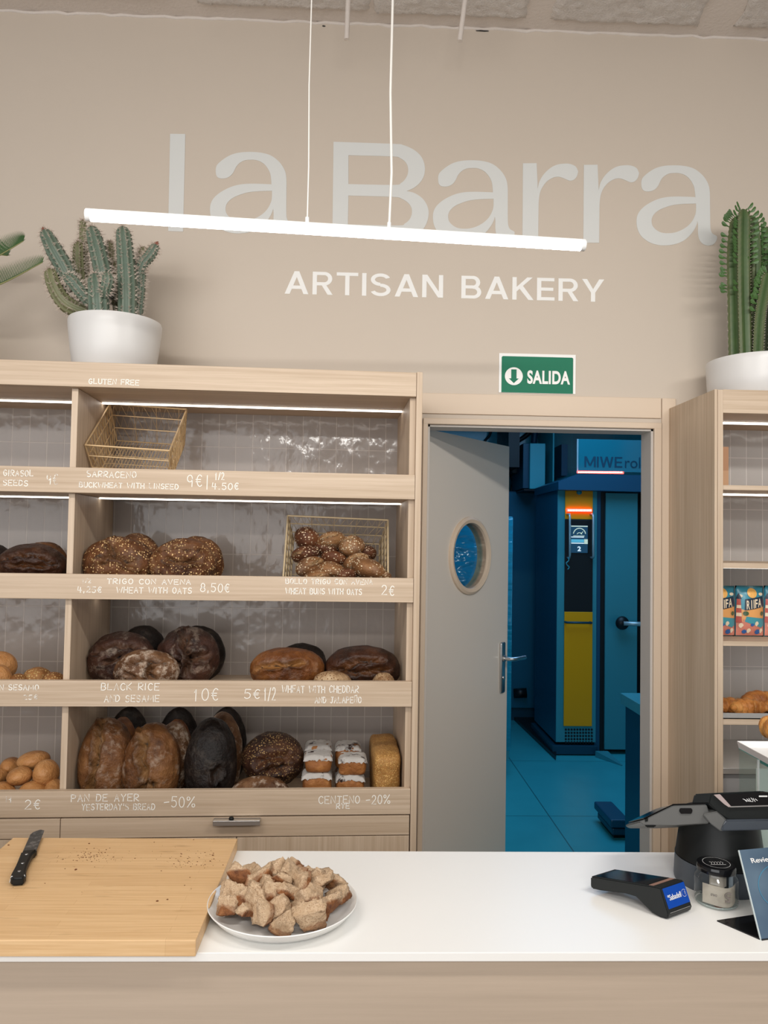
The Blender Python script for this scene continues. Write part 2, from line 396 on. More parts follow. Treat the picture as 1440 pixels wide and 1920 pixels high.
LA = [(180,450),(185,380),(215,330),(290,265),(390,205),(500,172),(620,160),(760,162),(880,180),(980,215),(1070,280),(1140,360),(1190,460),(1207,570),(1210,700),(1212,900),(1215,1060),(1225,1140),(1250,1185),(1290,1208),(1312,1222),(1316,1250),(1300,1300),(1260,1345),(1200,1362),(1150,1358),(1100,1335),(1060,1290),(1038,1230),(1030,1150),(1030,1060),(1022,1000),(1005,1060),(970,1130),(910,1210),(830,1280),(740,1325),(640,1352),(520,1362),(420,1352),(310,1318),(220,1260),(160,1195),(122,1110),(108,1010),(118,920),(160,840),(240,765),(340,705),(450,660),(570,635),(700,628),(830,630),(990,637),(985,570),(970,480),(930,400),(880,340),(820,300),(750,278),(680,275),(600,283),(530,318),(480,370),(455,420),(430,470),(390,515),(340,543),(280,552),(225,543),(192,510)]
LAH = [(1000,733),(880,736),(770,742),(650,757),(540,790),(440,835),(370,895),(337,960),(337,1030),(360,1085),(420,1140),(490,1170),(580,1178),(680,1168),(780,1132),(870,1075),(940,1000),(985,910),(1000,840)]
LR = [(776,110),(924,108),(936,380),(955,305),(1000,230),(1066,166),(1136,128),(1216,114),(1286,118),(1346,146),(1373,200),(1356,256),(1321,291),(1281,298),(1236,281),(1186,261),(1146,256),(1096,268),(1036,306),(991,361),(961,426),(948,510),(944,620),(941,952),(770,950)]
LB = [[(105,108),(880,135),(1000,150),(1120,200),(1210,270),(1260,350),(1280,440),(1270,540),(1220,630),(1140,700),(1045,742),(1140,765),(1230,820),(1290,890),(1325,980),(1325,1070),(1300,1160),(1250,1240),(1180,1300),(1080,1340),(960,1355),(90,1330)],
      [(297,282),(860,297),(960,318),(1030,370),(1062,440),(1060,520),(1025,590),(970,640),(880,663),(297,652)], [(297,800),(870,817),(980,840),(1060,890),(1108,960),(1110,1040),(1080,1110),(1020,1160),(930,1185),(290,1172)]]
LL = [(105, 60), (263, 62), (240, 1075), (85, 1070)]
def conv(pts, s, ox, oy, dx=0, dz=0): return smooth_poly([wallpt(ox+x/s, oy+y/s, dx, dz) for x, y in pts])
for tx, ty in ((1193.5, 310), (812, 300.5), (394.5, 284.8)):
    a0 = wallpt(1193.5, 380); a1 = wallpt(tx, 380 + (ty-310)); t0 = wallpt(1265, 310); t1 = wallpt(1265+tx-1193.5, ty)
    d = (a1[0]-a0[0], t1[1]-t0[1])
    link_mesh('letter', flat_shape([conv(LA, 8, 1180, 290, *d), conv(LAH, 8, 1180, 290, *d)], WY-.001), M['letter'], sign)
for dx, dy in ((0, 0), (-114.2, -3.0)):
    link_mesh('letter', flat_shape([conv([(x+dx*5.76, y+dy*5.76) for x, y in LR], 5.76, 960, 290)], WY-.001), M['letter'], sign)
link_mesh('letter', flat_shape([conv(q, 6.857, 610, 250) for q in LB], WY-.001), M['letter'], sign)
link_mesh('letter', flat_shape([conv(LL, 5.538, 300, 240)], WY-.001), M['letter'], sign)
p0, p1 = PY(534, 530, WY-.002), PY(1133, 544, WY-.002)
ct = (p0+p1)/2
BT_ = .165                                     # bold grotesque capitals, unit height
def bar(*q): return ('q', q)
def bow(cx, cy, rx, ry, a0, a1): return ('a', cx, cy, rx, ry, a0, a1)
def rec(x0, x1, y0, y1): return bar((x0, y0), (x1, y0), (x1, y1), (x0, y1))
BOLD = {'A': (.90, [bar((0, 0), (.19, 0), (.54, 1), (.36, 1)), bar((.71, 0), (.90, 0), (.54, 1), (.36, 1)), bar((.20, .22), (.70, .22), (.65, .37), (.25, .37))]),
 'R': (.76, [rec(0, BT_, 0, 1), rec(BT_, .44, .855, 1), rec(BT_, .44, .40, .545), bow(.44, .70, .225, .2275, 90, -90), bar((.34, .42), (.52, .42), (.77, 0), (.575, 0))]),
 'T': (.82, [rec(0, .82, .855, 1), rec(.41-BT_/2, .41+BT_/2, 0, .86)]), 'I': (BT_, [rec(0, BT_, 0, 1)]),
 'S': (.78, [bow(.39, .725, .295, .205, 20, 268), bow(.39, .275, .305, .205, 92, -162)]),
 'N': (.80, [rec(0, BT_, 0, 1), rec(.80-BT_, .80, 0, 1), bar((0, 1), (.19, 1), (.80, 0), (.61, 0))]),
 'B': (.76, [rec(0, BT_, 0, 1), rec(BT_, .44, .86, 1), rec(BT_, .46, .44, .58), rec(BT_, .46, 0, .14), bow(.44, .715, .20, .215, 90, -90), bow(.46, .285, .225, .217, 90, -90)]),
 'K': (.80, [rec(0, BT_, 0, 1), bar((.10, .30), (.10, .50), (.57, 1), (.78, 1)), bar((.24, .54), (.38, .66), (.82, 0), (.62, 0))]),
 'E': (.68, [rec(0, BT_, 0, 1), rec(BT_, .67, .855, 1), rec(BT_, .63, .43, .57), rec(BT_, .68, 0, .145)]),
 'M': (1.0, [rec(0, BT_, 0, 1), rec(1-BT_, 1, 0, 1), bar((0, 1), (.20, 1), (.58, .12), (.42, .12)), bar((1, 1), (.80, 1), (.42, .12), (.58, .12))]),
 'W': (1.2, [bar((0, 1), (.18, 1), (.40, 0), (.24, 0)), bar((.24, 0), (.40, 0), (.68, 1), (.52, 1)), bar((.52, 1), (.68, 1), (.96, 0), (.80, 0)), bar((.80, 0), (.96, 0), (1.2, 1), (1.02, 1))]),
 'Y': (.86, [bar((0, 1), (.195, 1), (.5125, .40), (.3475, .40)), bar((.665, 1), (.86, 1), (.5125, .40), (.3475, .40)), rec(.43-BT_/2, .43+BT_/2, 0, .42)])}
def bold_word(s, name, mat, parent, x0, x1, zc, h, y, gap=.15, sp=.40):
    tot = sum(BOLD[c][0] if c != ' ' else sp for c in s)+gap*(len(s)-1); kx = (x1-x0)/tot; u = x0
    for c in s:
        if c == ' ': u += (sp+gap)*kx; continue
        b = MB(); k_ = 0
        for st in BOLD[c][1]:
            if st[0] == 'q': pl = [(u+px*kx, zc+(pz-.5)*h) for px, pz in st[1]]; b.prism(pl, lambda x, z, d: Vector((x, y-d, z)), .0006+.00004*k_)
            else:
                _, cx, cy, rx, ry, a0, a1 = st; n = 20; w_ = .145/2; o_ = [(cx+(rx+w_*1.1)*cos(R(a0+(a1-a0)*i/n)), cy+(ry+w_)*sin(R(a0+(a1-a0)*i/n))) for i in range(n+1)]; i_ = [(cx+(rx-w_*1.1)*cos(R(a0+(a1-a0)*i/n)), cy+(ry-w_)*sin(R(a0+(a1-a0)*i/n))) for i in range(n+1)]
                for q in range(n): b.prism([(u+px*kx, zc+(pz-.5)*h) for px, pz in (o_[q], o_[q+1], i_[q+1], i_[q])], lambda x, z, d: Vector((x, y-d, z)), .0006+.00004*k_)
            k_ += 1
        b.build(name, mat, parent); u += (BOLD[c][0]+gap)*kx
bold_word('ARTISAN BAKERY', 'tagline_letter', M['letter_white'], sign, p0.x, p1.x, ct.z, 43.5*WY/F, WY-.0005)

# exit sign
a, c = PY(936, 662, WY-.004), PY(1079, 739, WY-.004)
ex = empty('exit_sign', ((a.x+c.x)/2, WY, (a.z+c.z)/2), 0, 'green and white exit sign with a downward arrow above the door', 'sign')
w, h = c.x-a.x, a.z-c.z
green = plain('sign_green', (.0, .165, .085), .6); sw = plain('sign_white', (.84, .83, .80), .4)
b = MB(); b.box(-w/2, w/2, -.004, 0, -h/2, h/2); b.build('backing', sw, ex)
def rrect(x0, x1, z0, z1, r, top_only=False):
    o = []
    for cx, cz, s0 in ((x1-r, z1-r, 0), (x0+r, z1-r, 1)):
        o += [(cx+r*cos(pi/2*(s0+k/5)), cz+r*sin(pi/2*(s0+k/5))) for k in range(6)]
    if top_only: return o+[(x0, z0), (x1, z0)]
    for cx, cz, s0 in ((x0+r, z0+r, 2), (x1-r, z0+r, 3)):
        o += [(cx+r*cos(pi/2*(s0+k/5)), cz+r*sin(pi/2*(s0+k/5))) for k in range(6)]
    return o
b = MB(); b.prism(rrect(-w/2+.0095, w/2-.0095, -h/2+.0008, h/2-.011, .006, True), lambda x, z, d: Vector((x, -.004-d, z)), .0008); b.build('green_field', green, ex)
b = MB(); cx, cz, r = -w/2+.0545*1.02, -.012, .0335
b.prism([(cx+r*cos(k*pi/20), cz+r*sin(k*pi/20)) for k in range(40)], lambda x, z, d: Vector((x, -.0048-d, z)), .0006); b.build('arrow_disc', sw, ex)
b = MB(); s = .0335
b.prism([(cx-.3*s, cz+.76*s), (cx+.3*s, cz+.76*s), (cx+.3*s, cz-.25*s), (cx+.56*s, cz-.25*s), (cx, cz-.78*s), (cx-.56*s, cz-.25*s), (cx-.3*s, cz-.25*s)], lambda x, z, d: Vector((x, -.0054-d, z)), .0005); b.build('arrow', green, ex)
q0, q1 = PY(988, 712, WY), PY(1068, 712, WY)
put_text('exit_word', 'SALIDA', sw, ex, ((q0.x+q1.x)/2-ex.location.x, -.0056, -.014), (1, 0, 0), (0, 0, 1), q1.x-q0.x, 26*WY/F, off=.035, spacing=1.08)

# door casing, header board, stiles
b = MB()
fx0, fx1 = DX0-.014, DX1+.024
b.box(fx0, DX0+.004, WY-.014, WY+.004, 0, DZ+.016, .002); b.box(DX1-.004, fx1, WY-.014, WY+.004, 0, DZ+.016, .002); b.box(fx0, fx1, WY-.0145, WY+.004, DZ-.004, DZ+.018, .002)
struct(b.build('trim_1', M['casing']), 'beige door casing around the open doorway')
b = MB(); b.box(.195, fx1, WY-.008, WY+.01, DZ+.036, DZ+.112, .0015); b.box(fx1+.003, fx1+.055, WY-.008, WY+.01, 0, DZ+.112, .0015)
struct(b.build('trim_2', M['casing']), 'beige header board and side stile over the doorway')
b = MB(); b.box(DX0-.002, DX0+.012, WY, WY+.1, 0, DZ); b.box(DX1-.012, DX1+.002, WY, WY+.1, 0, DZ); b.box(DX0, DX1, WY, WY+.1, DZ-.012, DZ+.002)
struct(b.build('trim_3', M['jamb']), 'grey beige jamb lining inside the doorway')

# open door leaf
HZ = PY(801, 797, 2.9).z
h0 = PY(801, 797, 2.955); h1 = PZ(955, 835, HZ); h0.z = h1.z = 0
dv = (h1-h0); DL = dv.length; da = math.atan2(dv.y, dv.x)
door = empty('door_1', h0, da); struct(door, 'grey beige swing door with a round window, standing open into the kitchen')
DT = .042                                       # the face seen from the shop is local -y (towards the camera right)
def leaf_pt(px, py):
    d = ray(px, py); n = Vector((sin(da), -cos(da), 0)); t_ = (h0-EYE).dot(n)/d.dot(n); p = EYE+d*t_; return (p-h0).dot(dv.normalized()), p.z
pc = leaf_pt(881, 1042); pr = .5*abs(leaf_pt(881, 969)[1]-leaf_pt(881, 1116)[1])
bm = bmesh.new(); N = 64; hole = pr-.024
def outer(a):
    dx, dz = cos(a), sin(a); tx = ((DL-pc[0]) if dx > 0 else pc[0])/max(abs(dx), 1e-6); tz = ((HZ-.006-pc[1]) if dz > 0 else pc[1]-.01)/max(abs(dz), 1e-6)
    t_ = min(tx, tz); return pc[0]+dx*t_, pc[1]+dz*t_
angs = sorted([2*pi*k/N for k in range(N)] + [math.atan2(z-pc[1], x-pc[0]) % (2*pi) for x in (0, DL) for z in (.01, HZ-.006)])
L = []
for a in angs:
    ox, oz = outer(a); ix, iz = pc[0]+hole*cos(a), pc[1]+hole*sin(a)
    L.append([bm.verts.new(q) for q in ((ox, 0, oz), (ix, 0, iz), (ix, DT, iz), (ox, DT, oz))])
for i in range(len(L)):
    p, q = L[i], L[(i+1) % len(L)]
    for k in range(4): bm.faces.new((p[k], q[k], q[(k+1) % 4], p[(k+1) % 4]))
m = MB(); m.bm.free(); m.bm = bm; m.build('door_leaf', M['door'], door)
Mr = Matrix.Translation((pc[0], 0, pc[1])) @ Matrix.Rotation(pi/2, 4, 'X')
b = MB(); b.lathe([(hole-.004, .002), (hole-.002, .010), (pr-.012, .014), (pr-.002, .008), (pr, -.002), (hole-.004, -.002), (hole-.004, -DT-.004), (hole-.004, .002)], 64, M=Mr)
b.build('porthole_frame', M['casing'], door, True, angle=35)
b = MB(); b.lathe([(0, -.018), (hole-.002, -.018), (hole-.002, -.024), (0, -.024)], 64, M=Mr); b.build('porthole_glass', glass('door_glass', (.8, .93, .97), .03), door, True, angle=30)
hx, hz = leaf_pt(945.5, 1250); hz0, hz1 = leaf_pt(945.5, 1297)[1], leaf_pt(945.5, 1203)[1]
hx = DL-.05
hd = MB(); hd.box(hx-.019, hx+.019, -.011, 0, hz0, hz1, .008, 3); hd = hd.build('handle_plate', M['steel'], door, True, angle=40)
lz = leaf_pt(945.5, 1233)[1]
b = MB(); b.tube([(hx, -.010, lz), (hx, -.045, lz), (hx+.010, -.055, lz), (hx+.045, -.058, lz-.001), (hx+.115, -.056, lz-.003)], .0085, 10); b.tube([(hx, -.009, lz), (hx, -.018, lz)], .014, 14); b.build('door_handle', M['steel'], hd, True, angle=40)
b = MB(); b.tube([(hx, -.011, lz-.085), (hx, -.016, lz-.085)], .008, 12); b.build('lock_cylinder', M['steel'], hd, True, angle=40)
b = MB()
for z in (.35, 1.05, 1.85): b.tube([(-.008, -.004, z-.045), (-.008, -.004, z+.045)], .007, 10)
b.build('hinge', M['steel'], door, True, angle=40)

# pendant lamp
l0, l1 = PY(160, 409, 1.80), PY(1097, 454, 1.898)
lz = (l0.z+l1.z)/2; l0.z = l1.z = lz
lm = empty('pendant_lamp', ((l0+l1)/2), math.atan2((l1-l0).y, (l1-l0).x), 'long white glowing tube lamp hanging on two cables', 'lamp')
HL = (l1-l0).length/2; r = .0145
def arc_prof(a0, a1, k): return [(r*cos(a0+(a1-a0)*i/k), r*sin(a0+(a1-a0)*i/k)) for i in range(k+1)]
b = MB(); b.prism(arc_prof(R(182), R(358), 18), lambda y, z, d: Vector((-HL+.012+d, y, z)), 2*HL-.024); b.build('diffuser', M['tube_glow'], lm, True, angle=50)
b = MB(); b.prism(arc_prof(R(-2), R(182), 14), lambda y, z, d: Vector((-HL+.012+d, y, z)), 2*HL-.024); b.build('housing', M['tube_shell'], lm, True, angle=50)
for s_ in (-1, 1):
    b = MB(); b.tube([(s_*(HL-.012), 0, 0), (s_*(HL-.002), 0, 0), (s_*HL, 0, 0)], [r*1.03, r*1.03, r*.9], 24); b.build('end_cap', M['white'], lm, True, angle=50)
for px in (559, 713):
    fr = (px-160)/(1097-160); q = -HL+2*HL*fr
    rr = .0018 if px < 600 else .0032
    b = MB(); b.tube([(q, 0, r*.8), (q+(.001 if px < 600 else .004), 0, .15), (q-.002, 0, .35), (q+.001, 0, .7), (q, 0, CZ-lz+.01)], rr, 8); b.build('suspension_cable', M['cable'], lm, True, angle=60)
    b = MB(); b.tube([(q, 0, r*.7), (q, 0, r+.012)], .005, 10); b.build('cable_grip', M['white'], lm, True, angle=40)

# ================================================================== BREAD SHELF (left)
UL = -2.10
ROW = {}                                        # fascia top and bottom of each row, from the front face
def fz(y): return PS(400, y, -.02)[1]
ROW[0] = (fz(686.5), fz(732.5)); ROW[1] = (fz(882), fz(929)); ROW[2] = (fz(1079.5), fz(1126)); ROW[3] = (fz(1277), fz(1325)); ROW[4] = (fz(1481.5), fz(1530))
FLOOR = {k: ROW[k][1]+.018 for k in (1, 2, 3)}; FLOOR[4] = ROW[4][1]-.024
ud = PS(133, 900, .02)[0]
shelf = empty('bread_shelf', SO, SA, 'tall oak bread shelf with tiled back and priced front boards, left of the door', 'shelf')
b = MB(); b.box(-.0185, 0, -.021, .44, 0, ROW[0][0]+.002, .0012); b.build('side_panel', M['oak_z'], shelf)
b = MB(); b.box(-.037, -.0187, .0, .44, .04, ROW[0][1], .001); b.build('inner_panel', M['oak_z'], shelf)
b = MB(); b.box(UL, UL+.018, -.021, .44, 0, ROW[0][0]); b.build('side_panel', M['oak_z'], shelf)
for k in (1, 2, 3, 4):
    b = MB(); b.box(ud, ud+.019, .004, .425, FLOOR[k], ROW[k-1][1]-.001, .001); b.build('divider', M['oak_z'], shelf)
boards = {}
for k in range(5):
    z1, z0 = ROW[k]
    b = MB(); b.box(UL, -.0195, -.021, 0, z0, z1, .0015); b.box(UL, -.037, 0.0001, .44, z0-(.042 if k == 4 else 0), z0+.018-(.042 if k == 4 else 0))
    boards[k] = b.build('shelf_board' if k else 'top_board', M['oak_x'], shelf)
b = MB(); b.box(UL, -.0195, 0, .44, ROW[0][0]-.018, ROW[0][0]); b.build('top_panel', M['oak_x'], shelf)
b = MB(); b.box(UL, -.037, .425, .437, FLOOR[4]-.01, ROW[0][1]+.02); b.build('tiled_back', M['tile'], shelf)
for k in (1, 2, 3, 4):
    z = ROW[k-1][1]
    for a, c in ((UL+.03, ud-.002), (ud+.0195, -.0375)):
        b = MB(); b.box(a, c, .250, .260, z-.0045, z-.0003, .001); b.build('led_strip', M['led'], shelf)
# drawers and doors under the shelves
zd1, zd0 = fz(1532.5), fz(1569)
us = PS(113, 1550, -.02)[0]
um = PS(443, 1590, -.02)[0]
def drawer(a, c, mat, name, z0, z1):
    b = MB(); b.box(a, c, -.021, -.003, z0, z1, .001); return b.build(name, mat, shelf)
d1 = drawer(us+.001, -.022, M['oak_x'], 'drawer', zd0, zd1); d2 = drawer(UL+.02, us-.001, M['oak_x'], 'drawer', zd0, zd1)
for a, c in ((UL+.02, us-.001), (us+.001, um-.001), (um+.001, -.022)): drawer(a, c, M['oak_z'], 'cabinet_door', .08, zd0-.003)
b = MB(); b.box(UL+.02, -.0372, .0, .43, .06, FLOOR[4]-.019); b.build('cabinet_body', plain('carcass_dark', (.10, .07, .05), .7), shelf)
ha, hz = PS(400, 1531, -.04); hb, _ = PS(488, 1531, -.04)
b = MB(); b.box(ha, hb, -.048, -.0205, zd1-.004, zd1-.001, .001); b.box(ha, hb, -.048, -.045, zd1-.016, zd1-.001, .0012); b.build('drawer_handle', M['alu'], d1)
b = MB(); b.lathe([(0, .009), (.006, .007), (.008, .002), (.007, 0), (0, 0)], 14, (PS(434, 1531, -.035)[0], -.036, zd1-.001)); b.build('handle_stud', M['black'], d1, True)

# chalk-pen writing, stroke letters
def arc(cx, cy, rx, ry, a0, a1, n=9): return [(cx+rx*cos(R(a0+(a1-a0)*i/n)), cy+ry*sin(R(a0+(a1-a0)*i/n))) for i in range(n+1)]
GL = {
 'A': [[(0, 0), (.5, 1), (1, 0)], [(.18, .36), (.84, .38)]], 'B': [[(0, 0), (.02, 1)], [(.0, 1)]+arc(.45, .76, .45, .24, 90, -90)+[(.1, .52)]+arc(.5, .26, .5, .26, 90, -90)+[(0, 0)]],
 'C': [arc(.55, .5, .55, .5, 45, 318, 12)], 'D': [[(0, 0), (0, 1)], [(0, 1)]+arc(.3, .5, .68, .5, 90, -90, 12)+[(0, 0)]], 'E': [[(1, 1), (0, 1), (0, 0), (1, 0)], [(0, .52), (.8, .52)]],
 'F': [[(1, 1), (0, 1), (0, 0)], [(0, .52), (.8, .52)]], 'G': [arc(.5, .5, .5, .5, 50, 340, 12)+[(.97, .45), (.55, .45)]], 'H': [[(0, 0), (0, 1)], [(1, 0), (1, 1)], [(0, .5), (1, .52)]],
 'I': [[(.5, 0), (.5, 1)]], 'J': [[(.3, 1), (1, 1)], [(.68, 1), (.68, .25)]+arc(.38, .25, .3, .25, 0, -150, 8)], 'K': [[(0, 0), (0, 1)], [(.95, 1), (.05, .45), (1, 0)]], 'L': [[(0, 1), (0, 0), (.95, .02)]],
 'M': [[(0, 0), (.1, 1), (.5, .3), (.9, 1), (1, 0)]], 'N': [[(0, 0), (0, 1), (1, 0), (1, 1)]], 'O': [arc(.5, .5, .5, .5, 90, 450, 16)], 'P': [[(0, 0), (0, 1)], [(0, 1)]+arc(.45, .74, .5, .26, 90, -90)+[(0, .47)]],
 'R': [[(0, 0), (0, 1)], [(0, 1)]+arc(.45, .74, .5, .26, 90, -90)+[(.05, .47), (1, 0)]], 'S': [arc(.52, .76, .45, .24, 35, 250, 9)+arc(.48, .26, .48, .26, 80, -150, 10)], 'T': [[(0, 1), (1, .98)], [(.5, 1), (.5, 0)]],
 'U': [[(0, 1), (0, .35)]+arc(.5, .35, .5, .35, 180, 360, 10)+[(1, 1)]], 'V': [[(0, 1), (.5, 0), (1, 1)]], 'W': [[(0, 1), (.22, 0), (.5, .7), (.78, 0), (1, 1)]], 'Y': [[(0, 1), (.5, .5), (1, 1)], [(.5, .5), (.45, 0)]],
 'Z': [[(0, 1), (1, 1), (0, 0), (1, 0)]], '0': [arc(.5, .5, .48, .5, 90, 450, 16)], '1': [[(.2, .72), (.6, 1), (.6, 0)]], '2': [arc(.48, .72, .42, .28, 165, -30, 9)+[(0, 0), (1, .02)]],
 '4': [[(.15, 1), (.0, .4), (.95, .4)], [(.72, .9), (.7, 0)]], '5': [[(.95, 1), (.15, 1), (.08, .55)]+arc(.45, .32, .5, .32, 100, -140, 10)], '8': [arc(.5, .75, .38, .25, 270, -90, 14), arc(.5, .25, .48, .25, 90, 450, 14)],
 '9': [arc(.45, .7, .4, .3, 0, 360, 14)+[(.85, .7), (.8, 0)]], '€': [arc(.62, .5, .45, .5, 50, 310, 12), [(0, .6), (.75, .6)], [(0, .4), (.7, .4)]],
 '%': [arc(.18, .82, .18, .17, 90, 450, 10), arc(.82, .16, .18, .16, 90, 450, 10), [(.9, 1), (.1, 0)]], '-': [[(.1, .45), (.95, .5)]], ',': [[(.5, .12), (.35, -.15)]], '.': [[(.4, .05), (.55, .05)]], '/': [[(.9, 1), (.1, 0)]],
 "'": [[(.5, 1.05), (.42, .75)]], '|': [[(.5, 1), (.5, 0)]], ' ': []}
GL['Ñ'] = GL['N']+[[(.1, 1.15), (.4, 1.28), (.6, 1.15), (.9, 1.28)]]
GW = {'I': .25, '1': .55, ',': .3, '.': .35, "'": .25, '|': .3, ' ': .55, 'M': 1.2, 'W': 1.25, '-': .8, '/': .7, '%': 1.2}
def chalk(name, op):
    t = NT(name); n = t.noise(t.coord(), 55, 4, .65); n2 = t.noise(t.coord(), 300, 2)
    a = t.math('MULTIPLY', t.math('SUBTRACT', t.math('ADD', n, t.math('MULTIPLY', n2, .3)), op, True), 6, True)
    t.set(Base_Color=(.88, .85, .78, 1), Roughness=.8, Alpha=a); return t.m
CH = {0: chalk('chalk_ink', .30), 1: chalk('worn_chalk_ink', .46), 2: chalk('faded_chalk_ink', .54)}
rc = random.Random(3)
def write(k, s, x0, x1, y0, y1, worn=0, w=.0027):
    ua, zt = PS(x0, y0, -.0217); ub, zb = PS(x1, y1, -.0217)
    h = zt-zb; adv = [GW.get(c, .8)+.36 for c in s]; tot = sum(adv)-.36; sx = (ub-ua)/tot; u = 0; b = MB()
    for c, a in zip(s, adv):
        gw = GW.get(c, .8); dz = rc.uniform(-.05, .05)*h; sk = rc.uniform(-.03, .06)
        for st in GL[c]:
            pts = [(ua+(u+(x if c not in 'I1|' else (x-.5)*.8+.5*0+.3)*gw + sk*y)*sx, -.0217, zb+dz+y*h*rc.uniform(.985, 1.015)) for x, y in st]
            if len(pts) > 1: b.ribbon(pts, w, (0, -1, 0))
        u += a
    b.build('chalk_writing', CH[worn], boards[k])
write(0, 'GLUTEN FREE', 167, 260, 710, 722, 0)
write(1, 'GIRASOL', 7, 62, 881, 893, 1); write(1, 'SEEDS', 6, 52, 900, 911, 1); write(1, '9€', 88, 108, 888, 908, 2)
write(1, 'SARRACENO', 163, 255, 883, 896, 1); write(1, 'BUCKWHEAT WITH LINSEED', 149, 334, 904, 917, 1); write(1, '9€', 351, 379, 891, 913); write(1, '|', 387, 392, 891, 917); write(1, '1/2', 404, 420, 886, 900); write(1, '4.50€', 398, 447, 905, 918)
write(2, '1/2', 155, 170, 1085, 1093, 2); write(2, '4,25€', 146, 190, 1100, 1111, 1); write(2, 'TRIGO CON AVENA', 201, 357, 1085, 1096, 0); write(2, 'WHEAT WITH OATS', 219, 359, 1101, 1113, 0); write(2, '8,50€', 376, 430, 1094, 1110)
write(2, 'BOLLO TRIGO CON AVENA', 536, 698, 1085, 1096, 1); write(2, 'WHEAT BUNS WITH OATS', 536, 678, 1103, 1115, 0); write(2, '2€', 716, 739, 1098, 1116)
write(3, 'N SESAMO', 0, 72, 1284, 1294, 1); write(3, '25€', 44, 70, 1303, 1311, 2); write(3, 'BLACK RICE', 190, 298, 1281, 1294, 1); write(3, 'AND SESAME', 196, 298, 1304, 1316, 1); write(3, '10€', 364, 409, 1292, 1314)
write(3, '5€', 458, 487, 1292, 1309); write(3, '1/2', 496, 516, 1290, 1314); write(3, 'WHEAT WITH CHEDDAR', 529, 672, 1286, 1299, 1); write(3, 'AND JALAPEÑO', 591, 677, 1307, 1318, 1)
write(4, 'H', 12, 20, 1494, 1505, 2); write(4, '2€', 47, 75, 1500, 1517, 0); write(4, 'PAN DE AYER', 134, 260, 1490, 1502, 1); write(4, "YESTERDAY'S BREAD", 154, 290, 1508, 1518, 1); write(4, '-50%', 307, 365, 1494, 1513)
write(4, 'CENTENO', 598, 674, 1493, 1506); write(4, '-20%', 686, 731, 1491, 1507); write(4, 'RYE', 631, 655, 1507, 1516)

# ================================================================== PASTRY SHELF (right)
RX, RY = 1.150, 2.47
def rz(y): return PY(1400, y, RY).z
xr0 = PY(1346, 1000, RY).x; xr1 = PY(1356, 1000, RY).x; XR = 2.3
pst = empty('pastry_shelf', (RX, RY, 0), 0, 'oak pastry shelf with tiled back at the right of the door', 'shelf')
def pb(name, mat, x0, x1, y0, y1, z0, z1, bev=.001):
    b = MB(); b.box(x0-RX, x1-RX, y0-RY, y1-RY, z0, z1, bev); return b.build(name, mat, pst)
zt = rz(731)
pb('side_panel', M['oak_z'], RX, xr0-.001, RY, WY, 0, zt); pb('inner_panel', M['oak_z'], xr0, xr1, RY, WY, .0, zt-.001)
pb('side_panel', M['oak_z'], XR, XR+.02, RY, WY, 0, zt)
pb('top_board', M['oak_x'], xr1, XR, RY, WY-.002, rz(775), zt)
for y0, y1 in ((910, 919), (1056, 1066), (1203, 1212), (1350, 1360)):
    pb('shelf_board', M['oak_x'], xr1, XR, RY+.004, WY-.014, rz(y1), rz(y0))
pb('tiled_back', M['tile_pale'], xr1, XR, WY-.014, WY-.002, .9, zt-.03)
for z in (rz(775), rz(919), rz(1066), rz(1212), rz(1360)):  # last strip is added to brighten the tiles under the lowest shelf
    pb('led_strip', M['led'], xr1+.001, XR-.01, 2.655, 2.667, z-.0055, z-.0003)
pb('cabinet_body', plain('grey_cabinet', (.26, .25, .245), .5), xr1, XR, RY+.02, WY-.02, 0, rz(1452))
pb('worktop', M['alu'], xr1, XR, RY+.002, WY-.015, rz(1452), rz(1441))

